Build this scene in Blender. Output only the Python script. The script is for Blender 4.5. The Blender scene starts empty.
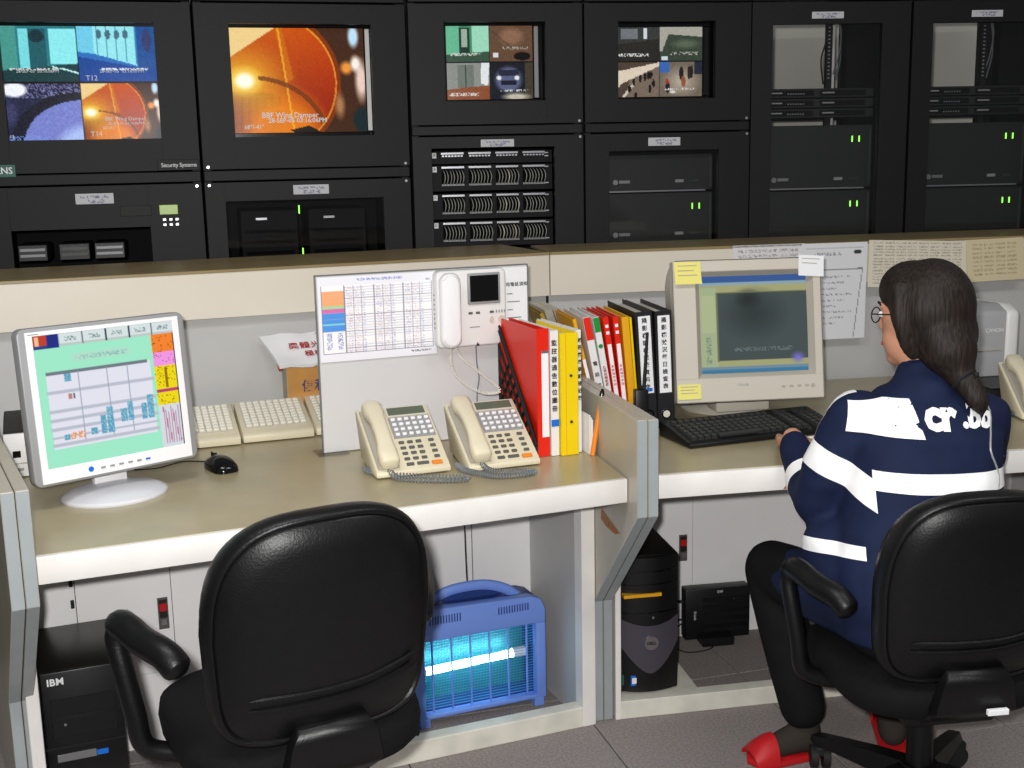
import bpy, bmesh, math, random
import numpy as np
from mathutils import Vector, Matrix, Euler
from mathutils.bvhtree import BVHTree
random.seed(7); np.random.seed(7)
SC = bpy.context.scene; COL = SC.collection
R = math.radians

# ------------------------------------------------------------------ camera
CAM_H, PITCH, ROLL = 1.46, R(10.8), R(1.17)
cam_d = bpy.data.cameras.new('camera'); cam = bpy.data.objects.new('camera', cam_d); COL.objects.link(cam)
cam_d.sensor_width = 36.0; cam_d.lens = 36.0 * 1200 / 1024; cam_d.clip_start = 0.05; cam_d.clip_end = 60
fw = Vector((0, math.cos(PITCH), -math.sin(PITCH))); up0 = Vector((0, math.sin(PITCH), math.cos(PITCH))); rt0 = Vector((1, 0, 0))
rt = rt0 * math.cos(ROLL) - up0 * math.sin(ROLL); up = rt0 * math.sin(ROLL) + up0 * math.cos(ROLL)
cam.matrix_world = Matrix(((rt.x, up.x, -fw.x, 0), (rt.y, up.y, -fw.y, 0), (rt.z, up.z, -fw.z, CAM_H), (0, 0, 0, 1)))
SC.camera = cam

# ------------------------------------------------------------------ light and exposure
SC.view_settings.view_transform = 'Standard'; SC.view_settings.look = 'None'
SC.view_settings.gamma = 1.0; SC.view_settings.use_curve_mapping = False
SC.view_settings.exposure = 0.0
w = bpy.data.worlds.new('world'); SC.world = w; w.use_nodes = True
w.node_tree.nodes['Background'].inputs[0].default_value = (0.92, 0.96, 1.0, 1); w.node_tree.nodes['Background'].inputs[1].default_value = 0.14
def area(name, loc, rot, sx, sy, power, col=(1, 1, 1)):
    l = bpy.data.lights.new(name, 'AREA'); l.shape = 'RECTANGLE'; l.size = sx; l.size_y = sy; l.energy = power; l.color = col
    o = bpy.data.objects.new(name, l); COL.objects.link(o); o.location = loc; o.rotation_euler = rot; return o
# the flash of the camera that took the picture, just above and beside the lens
fl = bpy.data.lights.new('camera_flash', 'SPOT'); fl.energy = 228; fl.spot_size = R(110); fl.spot_blend = 0.5; fl.shadow_soft_size = 0.025; fl.color = (1.0, 0.99, 0.97)
flo = bpy.data.objects.new('camera_flash', fl); COL.objects.link(flo)
flo.location = Vector((0, 0, CAM_H)) + up * 0.055 - rt * 0.05 - fw * 0.02
flo.rotation_euler = fw.to_track_quat('-Z', 'Y').to_euler()
# ceiling fluorescents over the operators' side
area('ceiling_light_near', (-0.6, 1.4, 2.75), (0, 0, R(10)), 1.2, 0.3, 24, (1.0, 0.99, 0.97))
area('ceiling_light_far', (1.5, 1.5, 2.75), (0, 0, R(10)), 1.2, 0.3, 20, (1.0, 0.99, 0.97))

# ------------------------------------------------------------------ materials
def lin(c):
    c = c / 255.0
    return c / 12.92 if c <= 0.04045 else ((c + 0.055) / 1.055) ** 2.4
def rgb(t): return (lin(t[0]), lin(t[1]), lin(t[2]), 1)
MATS = {}
def mat(name, col, rough=0.5, metal=0.0, spec=0.5, var=0.0, vscale=6.0, bump=0.0, bscale=300.0, emit=None, es=0.0, coat=0.0, trans=0.0, ior=1.45):
    if name in MATS: return MATS[name]
    m = bpy.data.materials.new(name); m.use_nodes = True; nt = m.node_tree; b = nt.nodes['Principled BSDF']
    b.inputs['Base Color'].default_value = rgb(col); b.inputs['Roughness'].default_value = rough; b.inputs['Metallic'].default_value = metal
    b.inputs['Specular IOR Level'].default_value = spec; b.inputs['Coat Weight'].default_value = coat; b.inputs['Transmission Weight'].default_value = trans; b.inputs['IOR'].default_value = ior
    if emit: b.inputs['Emission Color'].default_value = rgb(emit); b.inputs['Emission Strength'].default_value = es
    if var or bump:
        tc = nt.nodes.new('ShaderNodeTexCoord')
    if var:
        n = nt.nodes.new('ShaderNodeTexNoise'); n.inputs['Scale'].default_value = vscale; n.inputs['Detail'].default_value = 6
        nt.links.new(tc.outputs['Object'], n.inputs['Vector'])
        r = nt.nodes.new('ShaderNodeValToRGB'); a = tuple(max(0, c * (1 - var)) for c in col); z = tuple(min(255, c * (1 + var)) for c in col)
        r.color_ramp.elements[0].position = 0.3; r.color_ramp.elements[1].position = 0.7
        r.color_ramp.elements[0].color = rgb(a); r.color_ramp.elements[1].color = rgb(z)
        nt.links.new(n.outputs['Fac'], r.inputs['Fac']); nt.links.new(r.outputs['Color'], b.inputs['Base Color'])
    if bump:
        n2 = nt.nodes.new('ShaderNodeTexNoise'); n2.inputs['Scale'].default_value = bscale; n2.inputs['Detail'].default_value = 3
        nt.links.new(tc.outputs['Object'], n2.inputs['Vector'])
        bp = nt.nodes.new('ShaderNodeBump'); bp.inputs['Strength'].default_value = bump; bp.inputs['Distance'].default_value = 0.002
        nt.links.new(n2.outputs['Fac'], bp.inputs['Height']); nt.links.new(bp.outputs['Normal'], b.inputs['Normal'])
    MATS[name] = m; return m
def attr_mat(name, emission=None, rough=0.5, spec=0.4):
    m = bpy.data.materials.new(name); m.use_nodes = True; nt = m.node_tree; b = nt.nodes['Principled BSDF']
    a = nt.nodes.new('ShaderNodeAttribute'); a.attribute_name = 'Col'
    b.inputs['Roughness'].default_value = rough; b.inputs['Specular IOR Level'].default_value = spec
    if emission is None: nt.links.new(a.outputs['Color'], b.inputs['Base Color'])
    else:
        b.inputs['Base Color'].default_value = (0.01, 0.01, 0.01, 1); b.inputs['Specular IOR Level'].default_value = 0.08
        nt.links.new(a.outputs['Color'], b.inputs['Emission Color']); b.inputs['Emission Strength'].default_value = emission
    MATS[name] = m; return m

mat('worktop', (172, 160, 128), 0.28, var=0.035, vscale=9, bump=0.03, bscale=500)
mat('cream', (226, 217, 202), 0.42, var=0.015, vscale=4)
mat('white_edge', (236, 232, 228), 0.4, var=0.02, vscale=10)
mat('grey_panel', (190, 189, 188), 0.45, var=0.02, vscale=5)
mat('partition_face', (178, 172, 158), 0.3, var=0.03, vscale=7)
mat('partition_edge', (156, 162, 164), 0.4, var=0.03, vscale=12)
mat('ledge_top', (150, 132, 94), 0.3, var=0.05, vscale=7)
mat('plinth', (222, 218, 206), 0.5, var=0.05, vscale=14)
mat('carpet', (146, 138, 136), 0.95, spec=0.1, var=0.12, vscale=160, bump=0.7, bscale=700)
mat('subfloor', (52, 47, 46), 0.9)
mat('seam', (60, 56, 52), 0.8)
mat('latch_plate', (105, 100, 96), 0.35, metal=0.3)
mat('latch_red', (190, 25, 25), 0.4)
mat('latch_dark', (35, 33, 33), 0.4)
mat('base_panel', (238, 236, 236), 0.45, var=0.02, vscale=5)
mat('wall', (232, 229, 216), 0.8, var=0.03, vscale=3)
mat('rack_black', (21, 21, 22), 0.55, spec=0.35, var=0.08, vscale=80, bump=0.15, bscale=600)
mat('rack_dark', (20, 20, 21), 0.6, spec=0.25)
mat('rack_gap', (7, 7, 7), 0.8, spec=0.1)
mat('rack_inside', (14, 14, 15), 0.7, spec=0.2)
mat('server_face', (33, 35, 34), 0.45, var=0.06, vscale=40)
mat('server_light', (58, 62, 60), 0.4)
mat('led_green', (150, 255, 80), 0.4, emit=(150, 255, 90), es=1.6)
mat('lcd_green', (120, 150, 20), 0.3, emit=(120, 150, 10), es=0.35)
mat('chrome', (200, 200, 205), 0.15, metal=1.0)
mat('steel', (165, 165, 170), 0.35, metal=0.8)
mat('screw', (200, 200, 200), 0.3, metal=0.8)
mat('white_plastic', (232, 230, 228), 0.35)
mat('white_gloss', (245, 244, 246), 0.22)
mat('silver_grey', (150, 150, 152), 0.35)
mat('cream_plastic', (224, 214, 186), 0.38)
mat('cream_key', (238, 234, 220), 0.4)
mat('dark_grey_key', (92, 92, 90), 0.45)
mat('orange_key', (240, 140, 40), 0.4)
mat('black_plastic', (18, 18, 19), 0.38, var=0.05, vscale=60, bump=0.12, bscale=900)
mat('black_matte', (16, 16, 16), 0.6)
mat('black_gloss', (12, 12, 13), 0.15)
mat('black_rubber', (24, 24, 25), 0.7)
mat('cord_grey', (120, 124, 128), 0.45)
mat('cord_white', (228, 224, 216), 0.4)
mat('beige_plastic', (206, 199, 186), 0.42, var=0.01)
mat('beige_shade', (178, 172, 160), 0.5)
mat('paper', (240, 240, 242), 0.7, spec=0.2)
mat('paper_warm', (226, 220, 196), 0.7, spec=0.2)
mat('sticky', (238, 228, 130), 0.7, spec=0.2)
mat('board', (216, 214, 214), 0.16, coat=0.3)
mat('board_edge', (120, 122, 124), 0.3)
mat('carton', (206, 150, 82), 0.75, var=0.04, vscale=15)
mat('carton_side', (190, 184, 160), 0.75)
mat('red_file', (226, 38, 18), 0.35)
mat('yellow_file', (240, 208, 10), 0.35)
mat('yellow_orange', (232, 168, 24), 0.4)
mat('olive_file', (168, 136, 36), 0.5)
mat('black_binder', (26, 26, 30), 0.45)
mat('page', (214, 208, 196), 0.8)
mat('ink', (40, 38, 46), 0.6)
mat('ink_red', (170, 50, 50), 0.6)
mat('ink_purple', (70, 62, 120), 0.6)
mat('green_tab', (20, 140, 50), 0.45)
mat('blue_tab', (20, 110, 215), 0.45)
mat('zapper_blue', (118, 150, 230), 0.4)
mat('zapper_dark', (36, 60, 124), 0.45)
mat('zapper_wire', (96, 190, 225), 0.35, metal=0.4)
mat('cable_grey', (172, 172, 164), 0.5)
mat('zapper_inside', (60, 150, 150), 0.3, metal=0.3)
mat('tube_glow', (230, 250, 255), 0.3, emit=(190, 245, 255), es=10.0)
mat('pc_black', (15, 15, 16), 0.4, var=0.08, vscale=70)
mat('pc_grey', (72, 68, 78), 0.4)
mat('skin', (206, 150, 122), 0.5)
m_ = mat('hair', (36, 28, 24), 0.55, spec=0.3)
nt = m_.node_tree; tc = nt.nodes.new('ShaderNodeTexCoord'); mp = nt.nodes.new('ShaderNodeMapping'); mp.inputs['Scale'].default_value = (150, 150, 9); mp.inputs['Rotation'].default_value = (0.25, 0.35, 0)
n_ = nt.nodes.new('ShaderNodeTexNoise'); n_.inputs['Scale'].default_value = 1.0; n_.inputs['Detail'].default_value = 4; nt.links.new(tc.outputs['Object'], mp.inputs['Vector']); nt.links.new(mp.outputs['Vector'], n_.inputs['Vector'])
b_ = nt.nodes.new('ShaderNodeBump'); b_.inputs['Strength'].default_value = .7; b_.inputs['Distance'].default_value = .004; nt.links.new(n_.outputs['Fac'], b_.inputs['Height']); nt.links.new(b_.outputs['Normal'], nt.nodes['Principled BSDF'].inputs['Normal'])
r_ = nt.nodes.new('ShaderNodeValToRGB'); r_.color_ramp.elements[0].position = .35; r_.color_ramp.elements[1].position = .7; r_.color_ramp.elements[0].color = rgb((24, 18, 15)); r_.color_ramp.elements[1].color = rgb((46, 36, 31)); nt.links.new(n_.outputs['Fac'], r_.inputs['Fac']); nt.links.new(r_.outputs['Color'], nt.nodes['Principled BSDF'].inputs['Base Color'])
mat('navy', (24, 33, 62), 0.75, spec=0.2, var=0.06, vscale=20, bump=0.2, bscale=60)
mat('trouser', (22, 21, 23), 0.85, spec=0.15, var=0.1, vscale=30)
mat('sock', (58, 52, 48), 0.9, spec=0.1)
mat('sock_band', (190, 180, 172), 0.8)
mat('slipper_red', (190, 24, 30), 0.5)
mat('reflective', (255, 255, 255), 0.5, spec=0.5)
mat('badge_green', (30, 92, 78), 0.4)
mat('white_ink', (235, 238, 238), 0.5)
def sheer(name, tint, gloss, rough=.05):
    m = bpy.data.materials.new(name); m.use_nodes = True; nt = m.node_tree; nt.nodes.remove(nt.nodes['Principled BSDF'])
    a = nt.nodes.new('ShaderNodeBsdfTransparent'); a.inputs[0].default_value = (*tint, 1); b = nt.nodes.new('ShaderNodeBsdfGlossy'); b.inputs[1].default_value = rough
    x = nt.nodes.new('ShaderNodeMixShader'); x.inputs[0].default_value = gloss; nt.links.new(a.outputs[0], x.inputs[1]); nt.links.new(b.outputs[0], x.inputs[2]); nt.links.new(x.outputs[0], nt.nodes['Material Output'].inputs[0]); MATS[name] = m
sheer('glass_smoke', (.94, .94, .94), .025); sheer('clear_plastic', (.85, .86, .85), .12)
attr_mat('screen', 1.0, 0.25); attr_mat('screen_dim', 0.8, 0.25); attr_mat('print', None, 0.6, 0.3)

# ------------------------------------------------------------------ mesh helpers
class G:
    def __init__(s): s.bm = bmesh.new()
    def _join(s, b2, mi, T=None):
        if T is not None: bmesh.ops.transform(b2, matrix=T, verts=b2.verts)
        for f in b2.faces: f.material_index = mi
        me = bpy.data.meshes.new('tmp'); b2.to_mesh(me); b2.free(); s.bm.from_mesh(me); bpy.data.meshes.remove(me)
        return s
    def box(s, x0, x1, y0, y1, z0, z1, bev=0.0, seg=1, mi=0, T=None):
        b = bmesh.new(); v = [b.verts.new(p) for p in ((x0, y0, z0), (x1, y0, z0), (x1, y1, z0), (x0, y1, z0), (x0, y0, z1), (x1, y0, z1), (x1, y1, z1), (x0, y1, z1))]
        for q in ((3, 2, 1, 0), (4, 5, 6, 7), (0, 1, 5, 4), (1, 2, 6, 5), (2, 3, 7, 6), (3, 0, 4, 7)): b.faces.new([v[i] for i in q])
        if bev: bmesh.ops.bevel(b, geom=b.edges[:], offset=bev, segments=seg, profile=0.5, affect='EDGES')
        return s._join(b, mi, T)
    def prism(s, poly, a0, a1, axis='y', bev=0.0, seg=1, mi=0, T=None):
        # poly in the two remaining axes: y -> (x,z); z -> (x,y); x -> (y,z)
        def P(p, a): return {'y': (p[0], a, p[1]), 'z': (p[0], p[1], a), 'x': (a, p[0], p[1])}[axis]
        b = bmesh.new(); A = [b.verts.new(P(p, a0)) for p in poly]; B = [b.verts.new(P(p, a1)) for p in poly]; n = len(poly)
        b.faces.new(A); b.faces.new(B[::-1])
        for i in range(n): b.faces.new((A[i], B[i], B[(i + 1) % n], A[(i + 1) % n]))
        bmesh.ops.recalc_face_normals(b, faces=b.faces)
        if bev: bmesh.ops.bevel(b, geom=b.edges[:], offset=bev, segments=seg, profile=0.5, affect='EDGES')
        return s._join(b, mi, T)
    def loft(s, rings, mi=0, cap=True, T=None, closed=True):
        b = bmesh.new(); V = [[b.verts.new(p) for p in r] for r in rings]; n = len(rings[0])
        for i in range(len(V) - 1):
            for j in range(n if closed else n - 1): b.faces.new((V[i][j], V[i][(j + 1) % n], V[i + 1][(j + 1) % n], V[i + 1][j]))
        if cap: b.faces.new(V[0][::-1]); b.faces.new(V[-1])
        bmesh.ops.recalc_face_normals(b, faces=b.faces)
        return s._join(b, mi, T)
    def tube(s, pts, r, n=8, mi=0, cap=True, T=None, flat=1.0):
        pts = [Vector(p) for p in pts]; rs = r if isinstance(r, (list, tuple)) else [r] * len(pts); rings = []
        t0 = (pts[1] - pts[0]).normalized(); a = Vector((0, 0, 1)) if abs(t0.z) < 0.9 else Vector((1, 0, 0)); nrm = (a - t0 * a.dot(t0)).normalized()
        for i, p in enumerate(pts):
            t = (pts[min(i + 1, len(pts) - 1)] - pts[max(i - 1, 0)]).normalized()
            nrm = (nrm - t * nrm.dot(t)).normalized(); bn = t.cross(nrm)
            rings.append([p + (nrm * math.cos(k * 2 * math.pi / n) * flat + bn * math.sin(k * 2 * math.pi / n)) * rs[i] for k in range(n)])
        return s.loft(rings, mi, cap, T)
    def cyl(s, p0, p1, r0, r1=None, n=16, mi=0, T=None): return s.tube([p0, p1], [r0, r0 if r1 is None else r1], n, mi, True, T)
    def ball(s, c, rad, u=20, v=12, mi=0, T=None):
        rad = rad if isinstance(rad, (tuple, list)) else (rad,) * 3
        b = bmesh.new(); bmesh.ops.create_uvsphere(b, u_segments=u, v_segments=v, radius=1.0)
        X = Matrix.Translation(c) @ Matrix.Diagonal((*rad, 1))
        return s._join(b, mi, X if T is None else T @ X)
    def lathe(s, prof, c=(0, 0, 0), n=24, mi=0, T=None, sx=1, sy=1):
        rings = [[(c[0] + r * sx * math.cos(k * 2 * math.pi / n), c[1] + r * sy * math.sin(k * 2 * math.pi / n), c[2] + z) for k in range(n)] for r, z in prof]
        return s.loft(rings, mi, True, T)
    def quad(s, a, b_, c, d, mi=0):
        f = s.bm.faces.new([s.bm.verts.new(p) for p in (a, b_, c, d)]); f.material_index = mi; return s
    def mesh(s, name, mats, smooth=35):
        me = bpy.data.meshes.new(name); s.bm.to_mesh(me); s.bm.free()
        for m in (mats if isinstance(mats, (list, tuple)) else [mats]): me.materials.append(MATS[m])
        if smooth:
            me.polygons.foreach_set('use_smooth', [True] * len(me.polygons)); me.set_sharp_from_angle(angle=R(smooth))
        return me
    def done(s, name, mats, parent=None, smooth=35, loc=None, rot=None):
        return link(name, s.mesh(name, mats, smooth), parent, loc, rot)
def link(name, me, parent=None, loc=None, rot=None):
    o = bpy.data.objects.new(name, me); COL.objects.link(o)
    if parent is not None: o.parent = parent
    if loc is not None: o.location = loc
    if rot is not None: o.rotation_euler = rot
    return o
def tag(o, label, cat, group=None, kind=None):
    if label: o['label'] = label
    if cat: o['category'] = cat
    if group: o['group'] = group
    if kind: o['kind'] = kind
    return o
def thing(name, label, cat, loc=(0, 0, 0), rotz=0.0, group=None, rot=None):
    o = bpy.data.objects.new(name, None); COL.objects.link(o); o.location = loc
    o.rotation_euler = rot if rot is not None else (0, 0, rotz); o.empty_display_size = 0.05
    return tag(o, label, cat, group)
def box(name, m, parent, x0, x1, y0, y1, z0, z1, bev=0.0, seg=1, label=None):
    o = G().box(x0, x1, y0, y1, z0, z1, bev, seg).done(name, m, parent)
    if label: o['label'] = label
    return o
def copy_tree(o, parent=None):
    c = o.copy(); COL.objects.link(c); c.parent = parent
    for ch in list(o.children): copy_tree(ch, c)
    return c
def bez(p, n=16):
    # Catmull-Rom through the points
    p = [Vector(q) for q in p]; out = []
    P = [p[0] * 2 - p[1]] + p + [p[-1] * 2 - p[-2]]
    for i in range(1, len(P) - 2):
        for k in range(n):
            t = k / n; a, b, c, d = P[i - 1:i + 3]
            out.append(0.5 * ((2 * b) + (c - a) * t + (2 * a - 5 * b + 4 * c - d) * t * t + (3 * b - a - 3 * c + d) * t ** 3))
    out.append(p[-1]); return out
def coil(path, r, turns, wire, n=5, per=7):
    # a coiled cord following a path
    p = [Vector(q) for q in path]; L = [0.0]
    for i in range(1, len(p)): L.append(L[-1] + (p[i] - p[i - 1]).length)
    N = int(turns * per); pts = []; nrm = Vector((0.3, 0.2, 1)).normalized()
    for k in range(N + 1):
        d = L[-1] * k / N; i = max(j for j in range(len(L)) if L[j] <= d + 1e-9); i = min(i, len(p) - 2)
        t = (p[i + 1] - p[i]); f = (d - L[i]) / max(t.length, 1e-9); c = p[i] + t * f; t.normalize()
        nrm = (nrm - t * nrm.dot(t)).normalized(); bn = t.cross(nrm); a = 2 * math.pi * k / per
        pts.append(c + (nrm * math.cos(a) + bn * math.sin(a)) * r)
    return pts
# lettering: real letters cut as thin meshes, upright in the XZ plane and facing -Y
_tc = bpy.data.curves.new('lettering', 'FONT'); _to = bpy.data.objects.new('lettering_source', _tc); COL.objects.link(_to)
def text_mesh(body, size, extrude=0.0003, spacing=1.0, line=1.0, align='CENTER', bold=0.0):
    _tc.body = body; _tc.size = size; _tc.extrude = extrude; _tc.space_character = spacing; _tc.space_line = line; _tc.offset = bold
    _tc.align_x = align; _tc.align_y = 'CENTER'; _tc.resolution_u = 2
    dg = bpy.context.evaluated_depsgraph_get(); dg.update()
    me = bpy.data.meshes.new_from_object(_to.evaluated_get(dg)); me.transform(Matrix.Rotation(R(90), 4, 'X')); me.name = 'lettering'
    return me
def text(body, size, m, parent, loc, rot=(0, 0, 0), name='lettering', **k):
    me = text_mesh(body, size, **k); me.materials.clear(); me.materials.append(MATS[m])
    return link(name, me, parent, loc, rot)
def vtext(chars, size, m, parent, loc, rot=(0, 0, 0), line=1.0, **k): return text('\n'.join(chars), size, m, parent, loc, rot, line=line, **k)

# ------------------------------------------------------------------ flat pictures (screens and prints): a fine grid of coloured points
class Pic:
    def __init__(s, w, h, bg=(0, 0, 0)):
        s.w, s.h = w, h; s.a = np.zeros((h, w, 3)); s.a[:] = np.array(bg) / 255.0
        s.X, s.Y = np.meshgrid((np.arange(w) + .5) / w, (np.arange(h) + .5) / h)
    def _put(s, mask, c, al=1.0):
        m = (mask * al)[..., None] if mask.dtype != bool else (mask.astype(float) * al)[..., None]
        s.a = s.a * (1 - m) + m * np.array(c) / 255.0; return s
    def rect(s, x0, y0, x1, y1, c, al=1.0): return s._put((s.X >= x0) & (s.X < x1) & (s.Y >= y0) & (s.Y < y1), c, al)
    def disc(s, cx, cy, rx, ry, c, soft=0.0, al=1.0):
        d = np.sqrt(((s.X - cx) / rx) ** 2 + ((s.Y - cy) / ry) ** 2)
        return s._put(d < 1, c, al) if not soft else s._put(np.clip((1 - d) / soft, 0, 1), c, al)
    def poly(s, pts, c, al=1.0):
        ins = np.zeros((s.h, s.w), bool); n = len(pts)
        for i in range(n):
            (x0, y0), (x1, y1) = pts[i], pts[(i + 1) % n]
            if y0 == y1: continue
            cr = ((y0 > s.Y) != (y1 > s.Y)) & (s.X < (x1 - x0) * (s.Y - y0) / (y1 - y0) + x0); ins ^= cr
        return s._put(ins, c, al)
    def line(s, x0, y0, x1, y1, wd, c, al=1.0):
        dx, dy = x1 - x0, y1 - y0; t = np.clip(((s.X - x0) * dx + (s.Y - y0) * dy) / (dx * dx + dy * dy + 1e-12), 0, 1)
        d = np.hypot(s.X - x0 - t * dx, s.Y - y0 - t * dy); return s._put(d < wd, c, al)
    def noise(s, k, block=1):
        n = np.random.randn((s.h + block - 1) // block, (s.w + block - 1) // block, 1); n = np.repeat(np.repeat(n, block, 0), block, 1)[:s.h, :s.w]
        s.a = np.clip(s.a + n * k, 0, 1); return s
    def scrib(s, x0, y0, x1, y1, c, dens=0.55, al=1.0, cell=1):
        m = np.random.rand((s.h + cell - 1) // cell, (s.w + cell - 1) // cell) < dens; m = np.repeat(np.repeat(m, cell, 0), cell, 1)[:s.h, :s.w]
        return s._put(m & (s.X >= x0) & (s.X < x1) & (s.Y >= y0) & (s.Y < y1), c, al)
    def paste(s, o, x0, y0, x1, y1):
        i0, i1, j0, j1 = int(y0 * s.h), int(y1 * s.h), int(x0 * s.w), int(x1 * s.w)
        yi = (np.arange(i1 - i0) * o.h / (i1 - i0)).astype(int); xi = (np.arange(j1 - j0) * o.w / (j1 - j0)).astype(int)
        s.a[i0:i1, j0:j1] = o.a[yi][:, xi]; return s
def picture(name, pic, corners, m, parent, bulge=0.0):
    """corners: top-left, top-right, bottom-right, bottom-left in the parent's space"""
    TL, TR, BR, BL = [np.array(c, float) for c in corners]; h, w = pic.h, pic.w
    u = np.linspace(0, 1, w)[None, :, None]; v = np.linspace(0, 1, h)[:, None, None]
    P = TL * (1 - u) * (1 - v) + TR * u * (1 - v) + BR * u * v + BL * (1 - u) * v
    if bulge:
        nrm = np.cross(TR - TL, BL - TL); nrm = -nrm / np.linalg.norm(nrm)
        P = P + nrm * bulge * (1 - (2 * u - 1) ** 2 * .6 - (2 * v - 1) ** 2 * .4)
    idx = np.arange(h * w).reshape(h, w)
    F = np.stack([idx[:-1, :-1], idx[1:, :-1], idx[1:, 1:], idx[:-1, 1:]], -1).reshape(-1, 4)
    me = bpy.data.meshes.new(name); me.from_pydata(P.reshape(-1, 3).tolist(), [], F.tolist())
    at = me.color_attributes.new('Col', 'FLOAT_COLOR', 'POINT'); s_ = pic.a.reshape(-1, 3)
    l_ = np.where(s_ <= .04045, s_ / 12.92, ((s_ + .055) / 1.055) ** 2.4)
    at.data.foreach_set('color', np.concatenate([l_, np.ones((len(l_), 1))], 1).astype(np.float32).ravel())
    me.materials.append(MATS[m]); me.polygons.foreach_set('use_smooth', [True] * len(me.polygons))
    return link(name, me, parent)
def box_print(name, pic, m, parent, x0, x1, z0, z1, y, dy=0.0): return picture(name, pic, ((x0, y, z1), (x1, y, z1), (x1, y + dy, z0), (x0, y + dy, z0)), m, parent)

# ================================================================== THE ROOM
fl_ = tag(G().box(-4, 5, -1.2, 6.2, -0.06, -0.004).done('floor', 'subfloor'), 'dark subfloor under grey carpet tiles', None, kind='structure')
TS = 0.5; ta = R(16.0); tO = Vector((0.150, 3.06)); tile = G().box(-TS / 2 + .0016, TS / 2 - .0016, -TS / 2 + .0016, TS / 2 - .0016, -0.004, 0.0, 0.001, 1).mesh('carpet_tile', 'carpet')
ex, ey = Vector((math.cos(ta), math.sin(ta))), Vector((-math.sin(ta), math.cos(ta)))
for i in range(-7, 8):
    for j in range(-6, 3):
        c = tO + ex * (i + .5) * TS + ey * (j + .5) * TS
        if -2.0 < c.x < 2.4 and 0.2 < c.y < 4.4: link('carpet_tile', tile, fl_, (c.x, c.y, 0), (0, 0, ta))
tag(G().box(-4, 5, 5.15, 5.25, 0, 3.0).done('wall_back', 'wall'), 'pale painted wall behind the black racks', None, kind='structure')

# ================================================================== THE CONSOLE
PL, AL = Vector((-0.919, 2.185, 0)), R(22.0)
PR, AR = Vector((0.335, 2.683, 0)), R(10.24)
ZT, ZA, ZU, ZL = 0.73, 0.673, 1.038, 1.166        # worktop, underside of its apron, bottom and top of the raised back
def worktop(label, P, A, poly, x0, x1):
    t = thing('console_worktop', label, 'worktop', P, A)
    G().prism(poly, ZT - .028, ZT, 'z', .0015).done('work_surface', 'worktop', t)
    G().box(x0, x1, -0.012, 0.010, ZA, ZT - .0012, .002, 2).done('front_apron', 'white_edge', t)
    G().box(x0, x1, 0.012, 0.03, ZA - .006, ZT - .03).done('apron_backing', 'seam', t)
    return t
worktop('tan laminate worktop with white apron carrying two cream desk telephones', PL, AL, [(0.002, 0), (1.266, 0), (1.413, .95), (-.098, .95)], 0.002, 1.266)
wt_right = worktop('tan laminate worktop with white apron carrying the beige tube monitor', PR, AR, [(-.026, 0), (2.0, 0), (2.0, .97), (-.072, .97)], -.026, 2.0)

def outline(w, h, r, n=4):
    pts = []
    for cx, cy, a0 in ((w - r, h - r, 0), (r, h - r, 90), (r, r, 180), (w - r, r, 270)):
        for k in range(n + 1): a = R(a0 + 90 * k / n); pts.append((cx + r * math.cos(a), cy + r * math.sin(a)))
    return pts
def door(parent, x0, x1, y, z0, z1, lx=None, lz=None):
    d = G().prism([(x0 + p[0], z0 + p[1]) for p in outline(x1 - x0, z1 - z0, .012)], y - .004, y + .004, 'y').done('access_door', 'base_panel', parent)
    G().prism([(x0 - .0018 + p[0], z0 - .0018 + p[1]) for p in outline(x1 - x0 + .0036, z1 - z0 + .0036, .0135)], y - .001, y + .003, 'y').done('door_gap', 'seam', d)
    if lx is not None:
        G().box(lx, lx + .025, y - .009, y - .004, lz, lz + .082, .001).box(lx + .003, lx + .022, y - .011, y - .009, lz + .03, lz + .078, mi=1).done('latch', ['latch_plate', 'latch_dark'], d)
        G().box(lx + .004, lx + .021, y - .014, y - .010, lz + .048, lz + .068, .001).done('latch_button', 'latch_red', d)
        G().box(lx + .006, lx + .019, y - .013, y - .010, lz + .012, lz + .026, .001).done('key_slot', 'steel', d)
    return d
# base under the left-hand stretch
t = thing('kneehole_cabinet', 'grey kneehole base holding the blue insect lamp', 'cabinet', PL, AL)
for x0, x1 in ((-.060, 1.1055), (1.1085, 1.3)): box('back_panel', 'base_panel', t, x0, x1, .604, .62, 0, ZA - .012)
box('panel_joint', 'seam', t, 1.1, 1.114, .608, .618, 0, ZA - .02)
door(t, .079, .302, .602, .20, .60, .267, .312)
box('hinge', 'black_matte', t, .066, .0745, .594, .602, .455, .475, .001); box('hinge', 'black_matte', t, .066, .0745, .594, .602, .40, .42, .001)
box('side_panel', 'grey_panel', t, 1.279, 1.308, .29, .605, 0, ZA - .012)
box('end_post', 'white_edge', t, 1.27, 1.307, .245, .29, 0, ZA - .012, .0015)
box('end_post', 'white_edge', t, -.045, -.018, .245, .29, 0, ZA - .012, .0015)
box('plinth', 'plinth', t, -.018, 1.27, .245, .287, 0, .055, .002)
# base under the right-hand stretch
t = thing('kneehole_cabinet', "grey kneehole base where the seated worker's legs are", 'cabinet', PR, AR)
box('back_panel', 'base_panel', t, -.06, 2.0, .744, .76, 0, ZA - .012)
door(t, .09, .337, .742, .163, .60, .294, .245)
door(t, .86, 1.12, .742, .163, .60, .88, .245)
box('side_panel', 'grey_panel', t, 1.39, 1.42, .29, .742, 0, ZA - .012)
box('end_post', 'white_edge', t, -.037, -.022, .25, .29, 0, ZA - .012, .0015)
box('plinth', 'plinth', t, -.022, 2.0, .25, .292, 0, .05, .002)
box('floor_board', 'plinth', t, -.022, .20, .2925, .742, 0, .049)

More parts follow.
